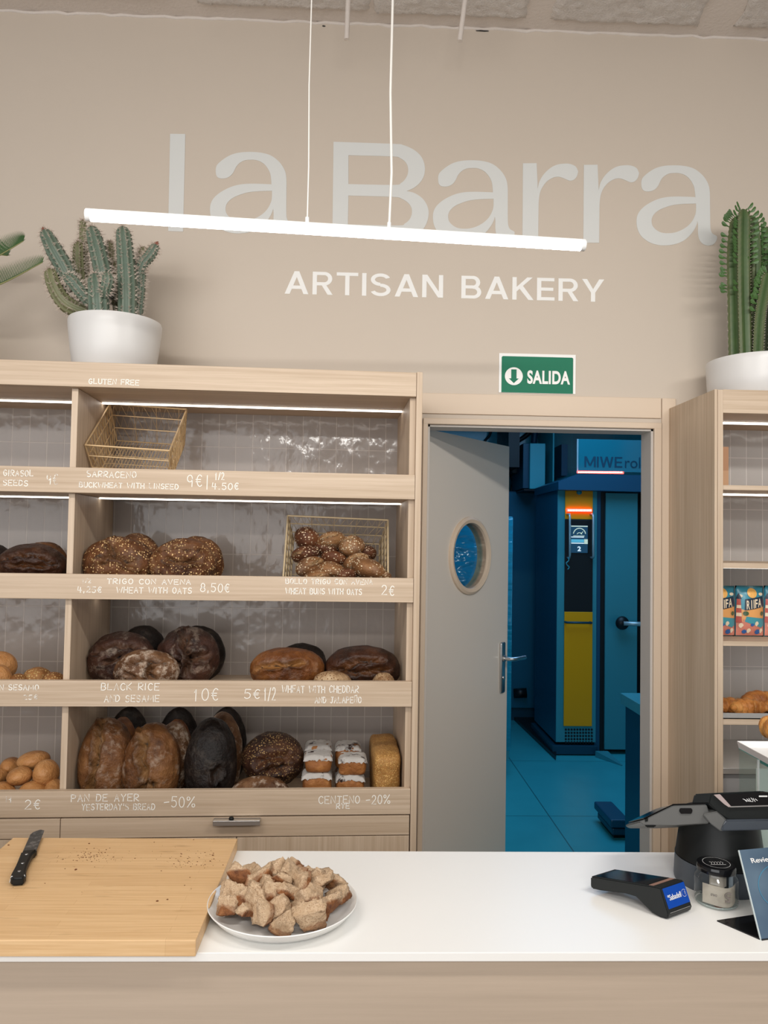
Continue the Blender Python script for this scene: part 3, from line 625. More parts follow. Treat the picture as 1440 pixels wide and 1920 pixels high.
# ================================================================== BREAD
def dist_poly(x, z, pl):
    best = (9, 0)
    for (x0, z0), (x1, z1) in zip(pl, pl[1:]):
        dx, dz = x1-x0, z1-z0; L = dx*dx+dz*dz; t_ = max(0, min(1, ((x-x0)*dx+(z-z0)*dz)/L)) if L else 0
        d = math.hypot(x-x0-t_*dx, z-z0-t_*dz); s = (x-x0)*dz-(z-z0)*dx
        if d < best[0]: best = (d, 1 if s > 0 else -1)
    return best
def loaf_mesh(name, w, h, t, seed, gash=(), gw=.10, bumpy=.03, flat=.75, nx=64, ny=44, pw=1.0):
    """a loaf whose domed crust looks towards -y and whose flat base looks towards +y"""
    bm = bmesh.new(); lo = bm.verts.layers.float.new('open'); lb = bm.verts.layers.float.new('burnt_and_cut'); rows = []
    so = Vector((seed*3.7, seed*1.3, seed*7.1)); m = min(w, h)
    for j in range(ny+1):
        ph = pi*j/ny; q = []
        for i in range(nx):
            th = 2*pi*i/nx; d = Vector((sin(ph)*cos(th), -cos(ph), sin(ph)*sin(th)))
            sx = math.copysign(abs(d.x)**pw, d.x); sz = math.copysign(abs(d.z)**pw, d.z)
            y = d.y*t*.72 if d.y < 0 else (1-(1-d.y)**2.4)*t*.28
            p = Vector((sx*w/2, y, sz*h/2))
            if d.y > .25: p.x *= .97; p.z *= .97
            nz = noise.noise(d*1.6+so)*.6 + noise.noise(d*3.6+so)*.38 + noise.noise(d*8+so)*.24 + noise.noise(d*17+so)*.10
            op = 0; rm = 0; dep = nz*bumpy*2
            if d.y < .1:
                for pl in gash:
                    ds, sg = dist_poly(d.x + .11*noise.noise(d*4+so)+.05*noise.noise(d*11+so), d.z + .11*noise.noise(d*4-so)+.05*noise.noise(d*11-so), pl)
                    g = math.exp(-(ds/gw)**2); rim = math.exp(-((ds-gw*1.5)/(gw*.5))**2)*(1 if sg > 0 else .25)
                    dep += -.25*g + .13*rim + .13*g*noise.noise(d*13+so); op = max(op, min(1, g*1.25)); rm = max(rm, rim, 1.5*math.exp(-(ds/(gw*.33))**2))  # last term darkens the narrow centre line of each cut
            p += d*dep*m*.5
            vv = bm.verts.new(p); vv[lo] = op; vv[lb] = max(0, min(1, (d.y-.12)*3.5), .75*rm*(.5+noise.noise(d*6+so))); q.append(vv)
            if j in (0, ny): break
        rows.append(q)
    for a, c in zip(rows, rows[1:]):
        for i in range(nx):
            i2 = (i+1) % nx
            if len(a) == 1: bm.faces.new((a[0], c[i2], c[i]))
            elif len(c) == 1: bm.faces.new((a[i], a[i2], c[0]))
            else: bm.faces.new((a[i], a[i2], c[i2], c[i]))
    bmesh.ops.recalc_face_normals(bm, faces=bm.faces[:])
    me = bpy.data.meshes.new(name); bm.to_mesh(me); bm.free()
    for p in me.polygons: p.use_smooth = True
    return me
def place(o, u, v, z, rot): o.location = S(u, v, z); o.rotation_euler = (rot[0], rot[1], SA+rot[2]); return o
SEED = [0]
def loaf(label, k, x0, x1, yt, v, t, sty, gash=(), yb=None, lean=10, roll=0, yaw=0, gw=.09, bumpy=.04, name='bread_loaf', group=None, pw=1.0, cat='bread'):
    """loaf standing on row k whose outline spans x0..x1 and rises to yt in the photograph, its middle v deep in the shelf"""
    SEED[0] += 1
    vm = v+t*.45
    xc = (x0+x1)/2; u0, _ = PS(x0, yt+20, vm); u1, _ = PS(x1, yt+20, vm); zt = PS(xc, yt, vm)[1]
    zb = FLOOR[k] if yb is None else PS(xc, yb, vm)[1]
    me = loaf_mesh(name, u1-u0, zt-zb, t, SEED[0], gash, gw, bumpy, pw=pw)
    o = link_mesh(name, me, C[sty]); place(o, (u0+u1)/2, vm, (zt+zb)/2, (-R(lean), R(roll), R(yaw)))
    return tag(o, label, cat, group)
A1 = [[(-.55, .05), (-.2, .25), (.2, .2), (.55, -.05)], [(-.35, -.35), (-.1, .0)]]
A2 = [[(-.1, .75), (-.05, .3), (.1, -.1), (.05, -.6)], [(.05, .2), (.5, .35)]]
AH = [[(-.75, -.05), (-.3, .12), (.2, .1), (.75, -.08)]]
AV = [[(-.12, .8), (-.18, .3), (-.12, -.3), (-.2, -.75)]]
GB2, GB3, GB4 = 'wheat loaves with oats', 'loaves on the black rice shelf', 'loaves on the lowest shelf'
# row 2, oat wheat loaves
loaf('oat-topped wheat loaf nearest the divider, front of the oat loaves', 2, 155, 291, 1006, .07, .10, 'oat', [[(-.1, .62), (-.02, .2), (-.35, -.2)], [(.05, .1), (.55, -.15)]], group=GB2, lean=14, gw=.12)
loaf('dark-based wheat loaf leaning behind the oat loaf beside the divider', 2, 212, 303, 1000, .20, .09, 'oat', A1, group=GB2, lean=-4)
loaf('oat-topped wheat loaf beside the open shelf space, with a crusted cross cut', 2, 281, 406, 1009, .06, .10, 'oat', [[(-.55, .45), (-.1, .55), (.4, .5)], [(-.35, -.0), (.1, -.08), (.5, .02)]], group=GB2, lean=14, gw=.11)
loaf('oat-topped wheat loaf standing behind the cross-cut oat loaf', 2, 318, 421, 1006, .17, .09, 'oat', A1, group=GB2, lean=4)
GL2 = 'long sunflower loaves'
loaf('long dark sunflower loaf lying in front, left of the divider', 2, -6, 128, 1019, .06, .10, 'deep', [[(-.7, .1), (-.2, .25), (.3, .2), (.75, -.05)], [(-.4, -.2), (.5, -.25)]], group=GL2, lean=18, gw=.08)
loaf('long reddish loaf behind the front sunflower loaf', 2, 36, 128, 1015, .18, .09, 'pan', AH, group=GL2)
loaf('nearly black loaf at the edge of the photo on the oat bread shelf', 2, -60, 27, 1019, .18, .10, 'black', AH, group=GL2)
# row 3
loaf('dark rice loaf next to the divider, behind the small front loaf', 3, 163, 292, 1184, .15, .10, 'dark', [[(-.5, .35), (0, .5), (.5, .3)], [(-.3, -.1), (.2, .1)]], group=GB3, lean=10, roll=-8)
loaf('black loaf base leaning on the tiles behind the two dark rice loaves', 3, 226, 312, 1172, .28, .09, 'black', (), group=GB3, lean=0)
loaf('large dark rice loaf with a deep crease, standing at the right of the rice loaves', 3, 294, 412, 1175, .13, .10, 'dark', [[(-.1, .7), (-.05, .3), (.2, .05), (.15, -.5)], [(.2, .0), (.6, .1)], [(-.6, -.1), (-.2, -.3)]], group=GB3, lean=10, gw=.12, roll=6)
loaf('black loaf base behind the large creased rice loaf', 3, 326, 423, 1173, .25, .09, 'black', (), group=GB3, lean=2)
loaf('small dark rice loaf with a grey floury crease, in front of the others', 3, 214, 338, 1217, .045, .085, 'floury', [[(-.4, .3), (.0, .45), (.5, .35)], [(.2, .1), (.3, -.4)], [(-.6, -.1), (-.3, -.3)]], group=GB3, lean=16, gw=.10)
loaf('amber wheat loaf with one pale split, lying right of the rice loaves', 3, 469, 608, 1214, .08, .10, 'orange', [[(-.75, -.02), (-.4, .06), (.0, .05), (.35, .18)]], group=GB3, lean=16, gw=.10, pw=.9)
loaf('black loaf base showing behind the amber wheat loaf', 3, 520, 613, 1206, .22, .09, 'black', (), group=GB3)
loaf('mahogany cheddar loaf by the right end of its shelf', 3, 610, 750, 1211, .09, .11, 'deep', [[(-.6, -.1), (-.1, .2), (.4, .25)], [(-.8, -.15), (.1, -.25), (.6, -.1)]], group=GB3, lean=14, gw=.10, pw=.9)
loaf('small loaf with a pale open crumb in front of the mahogany loaf', 3, 586, 660, 1258, .03, .055, 'crumb_cut', (), group=GB3, lean=10, bumpy=.05)
loaf('pale cut loaf end in front of the mahogany loaf, next to the side panel', 3, 697, 741, 1261, .035, .05, 'crumb_cut', (), group=GB3, lean=10, bumpy=.05)
GB = 'buns left of the divider'
loaf('upper round golden bun at the edge of the photo', 3, -34, 32, 1221, .13, .07, 'gold', (), yb=1278, bumpy=.012, name='bread_bun', group=GB, cat='bun')
loaf('lower round golden bun in front at the edge of the photo', 3, -30, 22, 1246, .04, .06, 'gold', (), bumpy=.012, name='bread_bun', group=GB, cat='bun')
loaf('seeded bun highest of the sesame buns by the divider', 3, 42, 98, 1251, .10, .06, 'sesame_bun', (), bumpy=.03, name='bread_bun', group=GB, cat='bun')
loaf('seeded bun touching the divider on the sesame shelf', 3, 78, 124, 1260, .05, .06, 'sesame_bun', (), bumpy=.03, name='bread_bun', group=GB, cat='bun')
loaf('small seeded bun between the golden bun and the sesame buns', 3, 16, 50, 1263, .06, .05, 'sesame_bun', (), bumpy=.03, name='bread_bun', group=GB, cat='bun')
# row 4
loaf('tall bronze loaf with one vertical split, standing beside the divider', 4, 148, 252, 1347, .07, .10, 'pan', [[(-.18, .9), (-.1, .3), (-.25, -.25), (-.28, -.7)]], group=GB4, lean=10, gw=.11)
loaf('reddish loaf close behind the tall split bronze loaf', 4, 196, 262, 1345, .18, .08, 'orange', (), group=GB4, lean=2)
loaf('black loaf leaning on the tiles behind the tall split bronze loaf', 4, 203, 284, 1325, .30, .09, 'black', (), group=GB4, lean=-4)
loaf('floury loaf with a curled open crease, in front of the lowest row', 4, 232, 340, 1356, .045, .10, 'pan', [[(-.35, .75), (-.1, .6), (-.25, .2), (-.05, -.05)], [(-.4, -.65), (.0, -.3), (.25, -.35), (.35, -.8)]], group=GB4, lean=10, gw=.11)
loaf('pale-edged loaf directly behind the curled-crease loaf', 4, 280, 358, 1354, .13, .08, 'floury', (), group=GB4, lean=6, roll=8)
loaf('reddish brown loaf in shade behind the curled-crease loaf', 4, 300, 361, 1350, .22, .07, 'orange', (), group=GB4)
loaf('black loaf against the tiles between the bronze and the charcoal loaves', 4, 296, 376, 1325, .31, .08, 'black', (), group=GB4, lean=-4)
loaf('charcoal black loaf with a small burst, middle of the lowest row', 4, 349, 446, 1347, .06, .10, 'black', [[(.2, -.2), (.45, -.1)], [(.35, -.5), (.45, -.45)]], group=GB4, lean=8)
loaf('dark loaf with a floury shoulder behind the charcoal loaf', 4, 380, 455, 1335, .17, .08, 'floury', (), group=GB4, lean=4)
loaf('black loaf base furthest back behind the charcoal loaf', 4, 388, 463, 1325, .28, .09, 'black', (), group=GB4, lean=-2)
loaf('round dark loaf thick with seeds and a ragged open cut', 4, 453, 571, 1373, .11, .12, 'seed', [[(-.35, .0), (.1, .2), (.5, .15)], [(-.1, -.3), (.45, -.2)]], yb=1474, group=GB4, lean=10, gw=.16)
loaf('floury dark loaf lying below the seeded round loaf', 4, 430, 545, 1455, .035, .08, 'floury', [[(.05, .6), (.08, -.4)]], group=GB4, lean=10)
GG = 'golden rolls on the lowest shelf'
for lab, x0, x1, y0, y1, v, rl in (('golden roll topmost of the heap left of the divider', 33, 94, 1408, 1443, .14, -8), ('golden roll seen half hidden behind the topmost roll', 3, 40, 1420, 1452, .18, 10), ('golden roll with its round end towards us, middle of the heap', 15, 61, 1438, 1472, .07, -5),
        ('upright golden roll touching the divider', 64, 111, 1424, 1475, .08, -12), ('golden roll at the edge of the photo, front of the heap', -22, 29, 1466, 1512, .035, 0), ('golden roll low in front beside the 2€ price', 34, 90, 1465, 1514, .035, 5),
        ('golden roll low in the corner by the divider', 84, 122, 1461, 1512, .055, -8), ('twisted end of a golden roll at the edge of the photo', -14, 14, 1442, 1470, .12, 0), ('golden roll standing behind the upright roll', 62, 110, 1440, 1490, .20, 0)):
    loaf(lab, 4, x0, x1, y0, v, .075, 'gold', (), yb=y1, bumpy=.012, name='bread_roll', group=GG, roll=rl, lean=6, cat='roll')
# small loaves in stacks, powdered tops
powder = NT('powdered_top'); v_ = powder.coord(rand=True); n_ = powder.noise(v_, 22, 5, .65); k_ = powder.math('MULTIPLY', powder.math('SUBTRACT', n_, .36, True), 14, True)
powder.set(Base_Color=powder.mix(k_, (.05, .02, .012), (.80, .77, .73)), Roughness=.8); powder.bump(n_, .4, .006); M['powder'] = powder.m
def brick(w, d, h, seed, top_bulge=.12, n=14):
    """rounded tin loaf, origin at base centre"""
    bm = bmesh.new(); lo = bm.verts.layers.float.new('open'); lb = bm.verts.layers.float.new('burnt_and_cut')
    bmesh.ops.create_cube(bm, size=2); bmesh.ops.subdivide_edges(bm, edges=bm.edges[:], cuts=n, use_grid_fill=True)
    for v in bm.verts:
        p = v.co.copy(); q = Vector((abs(p.x)**6, abs(p.y)**6, abs(p.z)**6)); s_ = (q.x+q.y+q.z)**(1/6); p = p/max(s_, 1e-6)
        if p.z > 0: p.z *= 1+top_bulge*(1-p.x*p.x)
        tap = 1+.05*p.z
        p = Vector((p.x*w/2*tap, p.y*d/2*tap, (p.z+1)*h/2))
        p += p.normalized()*.006*noise.noise(p*28+Vector((seed*3.1, 0, 0)))
        v.co = p; v[lb] = 0
    me = bpy.data.meshes.new('brick'); bm.to_mesh(me); bm.free()
    for p in me.polygons: p.use_smooth = True
    return me
def add_top(o, w, d, h, seed):
    """the powder-dusted top crust sits as a thin skin on the loaf"""
    bm = bmesh.new(); n = 26; g = []
    for i in range(n+1):
        r_ = []
        for j in range(n+1):
            x, y = -1+2*i/n, -1+2*j/n; e = max(abs(x), abs(y)); wob = 1+.05*noise.noise(Vector((x*3, y*3, seed)))
            zz = h*(1+.06*(1-x*x)) + .0035 - (.014+.007*noise.noise(Vector((x*6, y*6, seed*2))))*(e**8)
            r_.append(bm.verts.new((x*w*.535*wob, y*d*.525*wob, zz+.003*noise.noise(Vector((x*4, y*4, seed+5))))))
        g.append(r_)
    for i in range(n):
        for j in range(n): bm.faces.new((g[i][j], g[i+1][j], g[i+1][j+1], g[i][j+1]))
    r_ = bmesh.ops.solidify(bm, geom=bm.faces[:], thickness=.004)
    m = MB(); m.bm.free(); m.bm = bm; m.build('powdered_top', M['powder'], o, True)
GM = 'small powdered tin loaves'
def mini(label, x0, x1, yb, yt, v, d=.085):
    u0, _ = PS(x0, yt, v); u1, _ = PS(x1, yt, v); zb = PS((x0+x1)/2, yb, v)[1] if yb else FLOOR[4]; zt = PS((x0+x1)/2, yt, v)[1]
    w = (u1-u0); h = zt-zb; SEED[0] += 1
    o = link_mesh('tin_loaf', brick(w, d, h, SEED[0]), C['mini']); place(o, (u0+u1)/2, v+d/2, zb, (0, 0, 0)); tag(o, label, 'bread', GM); add_top(o, w, d, h, SEED[0]); return zt
z1 = mini('small powdered tin loaf, lower one of the stack beside the seeded loaf', 567, 621, None, 1457, .05)
z2 = mini('small powdered tin loaf, lower one of the stack beside the sesame block', 631, 683, None, 1461, .05)
mini('small powdered tin loaf, front upper one of the stack beside the seeded loaf', 571, 622, 1451, 1421, .055)
mini('small powdered tin loaf, front upper one of the stack beside the sesame block', 636, 687, 1456, 1425, .055)
for lab, xa, xb, zz in (('small powdered tin loaf behind the upper loaf, seeded loaf side', 573, 621, 1402), ('small powdered tin loaf behind the upper loaf, sesame block side', 630, 676, 1403)):
    mini(lab, xa, xb, 1444, zz, .150)
    mini('small powdered tin loaf supporting the rear upper loaf, '+lab.split(', ')[1], xa, xb, None, 1450, .150)
d0, d1 = .05, .325
u0, _ = PS(700, 1440, .05); u1, _ = PS(753, 1440, .05); zt = PS(726, 1411, .05)[1]
o = link_mesh('tin_loaf', brick(u1-u0, d1-d0, zt-FLOOR[4], 31, .02), C['sesame']); place(o, (u0+u1)/2, (d0+d1)/2, FLOOR[4], (0, 0, 0)); tag(o, 'long golden sesame-covered tin loaf by the side panel', 'bread')

# ------------------------------------------------------------------ wire baskets
M['wire'] = plain('brass_wire', (.62, .44, .24), .35, .25)
M['wire2'] = plain('pale_brass_wire', (.56, .44, .27), .38, .25)
def basket(label, loc, rot, w, l, d, mat, seed):
    """open wire basket: rim w by l at z = d, floor at z = 0, sides slightly flared"""
    o = bpy.data.objects.new('wire_basket', None); o.empty_display_size = .05; COL.objects.link(o); o.location = loc; o.rotation_euler = rot
    tag(o, label, 'basket', 'wire baskets'); fl = .90; rr = random.Random(seed)
    top = [Vector((sx*w/2, sy*l/2, d)) for sx, sy in ((-1, -1), (1, -1), (1, 1), (-1, 1))]; bot = [Vector((p.x*fl, p.y*fl, 0)) for p in top]
    b = MB()
    for i in range(4): b.tube([top[i], top[(i+1) % 4]], .0030, 8); b.tube([top[i], bot[i]], .0026, 8)
    b.build('rim', mat, o, True, angle=50)
    b = MB()
    for i in range(4): b.tube([bot[i], bot[(i+1) % 4]], .0024, 8)
    for i in range(4):
        for f_ in (.36, .70): b.tube([bot[i].lerp(top[i], f_), bot[(i+1) % 4].lerp(top[(i+1) % 4], f_)], .0022, 6)
    b.build('side_bands', mat, o, True, angle=50)
    for i in range(4):
        b = MB(); a0, a1, c0, c1 = bot[i], bot[(i+1) % 4], top[i], top[(i+1) % 4]; n = int((a1-a0).length/.022)
        for bands in ((0, .36), (.36, .70), (.70, 1.0)):
            pts = []
            for k in range(2*n+1):
                f_ = k/(2*n) + (rr.uniform(-.18, .18)/n if 0 < k < 2*n else 0); hgt = bands[k % 2]
                pts.append(a0.lerp(c0, hgt).lerp(a1.lerp(c1, hgt), f_))
            b.tube(pts, .0016, 5)
        for k in range(1, n, 3): b.tube([a0.lerp(a1, k/n), c0.lerp(c1, k/n)], .0012, 5)
        b.build('side_lattice', mat, o, True, angle=60)
    b = MB(); n = 22
    for k in range(1, n):
        b.tube([bot[0].lerp(bot[1], k/n), bot[3].lerp(bot[2], k/n)], .0012, 5)
    for k in range(1, 5): b.tube([bot[0].lerp(bot[3], k/5), bot[1].lerp(bot[2], k/5)], .0012, 5)
    b.build('basket_floor', mat, o, True, angle=60)
    return o
# empty basket in the top row: its rim tips towards the shop
ua, za = PS(168, 838, .07); ub, zb_ = PS(327, 840, .07)
uc, zc = PS(193, 760, .30); ue, ze = PS(337, 762, .30)
cr = Vector(((ua+ub+uc+ue)/4, .185, (za+zc)/2)); tilt = math.atan2(zc-za, .23); ll = math.hypot(zc-za, .23); wd = ((ub-ua)+(ue-uc))/2
bd = .135
nrm = Vector((0, -sin(tilt), cos(tilt))); base = cr - nrm*bd
basket('empty brass wire basket tipped forward on the top shelf', S(base.x, base.y, base.z), (tilt, R(2.5), SA), wd, ll, bd, M['wire'], 4)
# basket of buns in the second row, opening faces the shop
u0, z0 = PS(537, 969, .13); u1, _ = PS(725, 976, .13); bw = u1-u0; tl = R(62); bl = .235; bd2 = .15
cz = PS(630, 971, .13)[1] - sin(tl)*bl/2
nrm = Vector((0, -sin(tl), cos(tl))); cr = Vector(((u0+u1)/2, .13-cos(tl)*bl/2, cz)); base = cr - nrm*bd2
basket('brass wire basket full of oat buns, tipped to face the shop', S(base.x, base.y, base.z), (tl, R(1.5), SA), bw, bl, bd2, M['wire2'], 9)
BM = [loaf_mesh('bread_bun', 1, .78, .72, 50+i, [[(-.4, .1), (.3, .15)]] if i % 2 else (), .14, .035, nx=40, ny=28) for i in range(4)]
gb = 'oat buns in the wire basket'
buns = [(576, 1010, 44, 42, .18, 1, 'dark glossy oat bun in the upper corner of the basket by the loaves'), (621, 1014, 48, 32, .17, 0, 'pale oat bun lying highest in the middle of the basket'), (610, 1031, 46, 24, .185, 1, 'brown bun under the pale highest bun'),
    (660, 1026, 44, 42, .15, 0, 'tilted oat bun right of the pale highest bun'), (687, 1037, 34, 28, .17, 1, 'dark bun against the basket side near the shelf end'), (574, 1040, 50, 28, .13, 1, 'flour-topped dark bun below the upper corner bun'), (626, 1052, 46, 28, .13, 1, 'dark oat bun in the middle gap of the basket'),
    (580, 1063, 52, 36, .075, 0, 'broad golden oat bun low in front, loaf side'), (622, 1068, 46, 28, .06, 0, 'palest oat bun in the middle of the front'), (668, 1056, 46, 30, .10, 0, 'golden oat bun right of the middle gap'), (692, 1068, 62, 38, .06, 0, 'large oat bun low in front near the shelf end'),
    (595, 1082, 48, 24, .05, 0, 'bun peeping over the front board, loaf side'), (648, 1082, 40, 22, .055, 1, 'bun peeping over the front board, middle of the basket'), (714, 1083, 36, 22, .055, 0, 'bun peeping over the front board, nearest the shelf end')]
for i, (x, y, w, h, v, dk, lab) in enumerate(buns):
    o = bpy.data.objects.new('bread_bun', BM[i % 4].copy()); o.data.materials.clear(); o.data.materials.append(C['oatbun_dark' if dk else 'oatbun']); COL.objects.link(o)
    u, z = PS(x, y, v); s_ = w*1.14*(2.41+v)/F
    place(o, u, v, z, (R(-35+17*(i % 3)), R((-1)**i*14), R(20*((i*7) % 5-2)))); o.scale = (s_, s_*.95, max(h*(2.41+v)/F/.78, s_*.72)); tag(o, lab, 'bun', gb)

# ================================================================== PLANTS ON THE SHELVES
M['soil'] = paint('soil', (.05, .035, .025), .95, .3, 40, 1)
def pot(label, loc, rtop, rbot, h, name='flower_pot'):
    o = empty('potted_'+name, loc, 0, label, 'plant')
    b = MB(); b.lathe([(0, 0), (rbot-.004, 0), (rbot, .004), (rbot+(rtop-rbot)*.55, h*.45), (rtop-.001, h*.85), (rtop, h-.006), (rtop-.002, h), (rtop-.009, h), (rtop-.012, h-.03), (0, h-.03)], 64)
    b.build('pot', M['white_pot'], o, True, angle=50)
    b = MB(); b.lathe([(0, h-.024), (rtop-.012, h-.022)], 32); b.build('soil', M['soil'], o, True)
    return o
def ribbed(b, pts, radii, ribs, amp, n=8, tipped=True):
    """ribbed stem swept along pts, returns areole positions with their outward directions"""
    c = cat_rom(pts, 8); N = len(c); RR = []
    for i in range(N):
        f = i/(N-1)*(len(radii)-1); k = min(int(f), len(radii)-2); RR.append(radii[k]+(radii[k+1]-radii[k])*(f-k))
    L = sum((c[i+1]-c[i]).length for i in range(N-1)); tipL = RR[-1]*1.3; acc = 0; ds = [0]
    for i in range(N-1): acc += (c[i+1]-c[i]).length; ds.append(acc)
    m = ribs*4; rings = []; prev = None; ar = []; nextd = .012
    for i in range(N):
        t = (c[min(i+1, N-1)]-c[max(i-1, 0)]).normalized()
        if prev is None: x = t.cross(Vector((0, 1, .2)) if abs(t.y) < .9 else Vector((1, 0, 0))).normalized()
        else: x = (prev-t*prev.dot(t)).normalized()
        prev = x; y = t.cross(x); e = L-ds[i]
        r = RR[i]*(math.sqrt(max(0, 1-(1-e/tipL)**2)) if e < tipL and tipped else 1)
        r = max(r, .0012)
        ring = []
        for k in range(m):
            a = 2*pi*k/m; rad = r*(1-amp+amp*2*(abs(cos(a*ribs/2))**1.3)*.5+amp*.0)
            ring.append(b.bm.verts.new(c[i]+(x*cos(a)+y*sin(a))*rad))
        rings.append(ring)
        if ds[i] >= nextd:
            nextd += max(.0085, r*.55)
            for q in range(ribs):
                a = 2*pi*q/ribs; d = x*cos(a)+y*sin(a); ar.append((c[i]+d*r, d, t, r))
    for A, B_ in zip(rings, rings[1:]):
        for k in range(m): b.bm.faces.new((A[k], A[(k+1) % m], B_[(k+1) % m], B_[k]))
    b.bm.faces.new(rings[-1]); return ar
def cactus_mat(name, a, c_, edge):
    t = NT(name); v = t.coord(rand=True); n = t.noise(v, 16, 5, .6); g = t.add('ShaderNodeNewGeometry')
    pt = t.math('MULTIPLY', t.math('SUBTRACT', g.outputs['Pointiness'], .52, True), 14, True)
    t.set(Base_Color=t.mix(t.math('MULTIPLY', pt, .5), t.mix(n, a, c_), edge), Roughness=.5); t.bump(n, .2, .004); return t.m
M['cactus'] = cactus_mat('cactus_skin', (.06, .105, .072), (.125, .165, .12), (.38, .37, .29))
M['cactus_old'] = cactus_mat('old_cactus_skin', (.11, .12, .05), (.20, .20, .10), (.33, .30, .2))
M['spine'] = plain('cactus_spine', (.62, .52, .44), .6)
Vs = .20
def pc(px, py, dv=0): u, z = PS(px, py, Vs+dv); return S(u, Vs+dv, z)
pz0 = ROW[0][0]
rim = None; e0 = pc(130, 640); e1 = pc(302, 640); cx = pc(216, 640)
rt = (e1-e0).length/2; uz = PS(216, 581.5, Vs-rt)
P0 = Vector((cx.x, cx.y, pz0)); ph = uz[1]-pz0
ca = pot('spiny column cactus with many arms in a round white pot on the bread shelf', P0, rt, rt*.86, ph, 'cactus')
stems = [  # path in pixels with depth offset, radii in pixels, kind
 ([(178, 592, .0), (128, 572, -.02), (104, 540, -.03), (93, 503, -.03)], (15, 17, 15, 13), 'old'),
 ([(140, 545, -.01), (122, 505, -.02), (101, 468, -.03), (82, 430, -.03)], (13, 18, 17, 11), 'new'),
 ([(168, 566, -.06), (150, 545, -.075), (136, 528, -.08), (120, 514, -.085)], (12, 13, 13, 11), 'new'),
 ([(186, 594, -.07), (184, 565, -.075), (182, 540, -.075), (177, 512, -.075)], (20, 20, 18, 14), 'new'),
 ([(196, 556, -.085), (199, 540, -.10), (202, 526, -.105), (200, 510, -.105)], (9, 11, 12, 10), 'new'),
 ([(202, 560, .0), (193, 510, -.01), (182, 465, -.01), (171, 424, -.01)], (17, 18, 17, 12), 'new'),
 ([(172, 580, .05), (160, 520, .06), (157, 470, .06), (155, 412, .06)], (9, 10, 9, 6), 'old'),
 ([(165, 580, .03), (152, 540, .04), (148, 500, .04), (148, 452, .04)], (13, 14, 13, 10), 'old'),
 ([(222, 580, .06), (212, 520, .06), (208, 490, .06), (206, 452, .06)], (11, 11, 10, 7), 'old'),
 ([(238, 598, -.03), (238, 540, -.03), (235, 480, -.03), (230, 424, -.03)], (18, 19, 17, 14), 'new'),
 ([(254, 598, .01), (259, 555, .01), (262, 515, .01), (262, 480, .01)], (13, 13, 12, 9), 'new'),
 ([(260, 515, .0), (268, 495, -.005), (282, 478, -.01), (294, 457, -.01)], (8, 11, 11, 9), 'new'),
 ([(262, 500, .03), (264, 488, .03), (268, 475, .03), (271, 462, .03)], (8, 9, 9, 7), 'old')]
rs = random.Random(5)
for path, rad, kind in stems:
    pts = [pc(*q)-P0 for q in path]; b = MB(); sc_ = 2.6/F
    ar = ribbed(b, pts, [q*sc_*.95 for q in rad], 9, .20)
    st = b.build('stem', M['cactus' if kind == 'new' else 'cactus_old'], ca, True)
    b = MB()
    for p, d, t, r in ar:
        if d.y > .75: continue
        for _ in range(6):
            v = (d + Vector((rs.uniform(-1, 1), rs.uniform(-1, 1), rs.uniform(-.8, .9)))*.75).normalized()*rs.uniform(.010, .019)
            a = v.cross(Vector((.3, .5, .8))).normalized()*.0008; c_ = v.normalized().cross(a)
            q = [b.bm.verts.new(p-d*.001+a), b.bm.verts.new(p-d*.001-a*.5+c_*.87), b.bm.verts.new(p-d*.001-a*.5-c_*.87), b.bm.verts.new(p+v)]
            for f in ((0, 1, 3), (1, 2, 3), (2, 0, 3)): b.bm.faces.new([q[k] for k in f])
    b.build('spines', M['spine'], st)
    if path[-1][:2] in ((82, 430), (294, 457)):
        b = MB(); tp = pts[-1]; d = (pts[-1]-pts[-2]).normalized(); b.tube([tp-d*.010, tp-d*.002, tp+d*.004, tp+d*.009], [.010, .009, .006, .001], 10); b.build('reddish_tip', plain('cactus_tip', (.25, .09, .06), .7), st, True)
# right plant: three-cornered euphorbia
Yp = 2.66
def pq(px, py, dy=0): return PY(px, py, Yp+dy)
e0 = pq(1331, 672); bz = rz(731)+.001
cxp = pq(1420, 672); P1 = Vector((cxp.x, Yp, bz)); rt2 = cxp.x-e0.x; ph2 = pq(1410, 655.5, -rt2).z-bz
eu = pot('tall green candelabra euphorbia in a white pot on the pastry shelf', P1, rt2, rt2*.95, ph2, 'euphorbia')
M['euph'] = cactus_mat('euphorbia_skin', (.032, .068, .022), (.08, .135, .042), (.17, .16, .08))
M['euph_leaf'] = paint('euphorbia_leaf', (.055, .125, .03), .45, .3, 20, .1)
es = [([(1380, 668), (1378, 560), (1377, 470), (1384, 405)], 13, 0, 0.0), ([(1396, 672, -.03), (1393, 560, -.03), (1392, 470, -.03), (1393, 392, -.03)], 12, .5, 1), ([(1413, 668), (1413, 560, .0), (1414, 470, 0), (1408, 404, 0)], 12, .9, 1),
      ([(1420, 676, -.06), (1424, 600, -.06), (1432, 550, -.06), (1440, 512, -.06)], 9, .2, 0), ([(1438, 672, .02), (1440, 560, .02), (1442, 480, .02), (1440, 425, .02)], 12, .6, 1), ([(1450, 676, -.04), (1455, 560, -.04), (1462, 520, -.03), (1466, 470, -.03)], 12, .3, 1)]
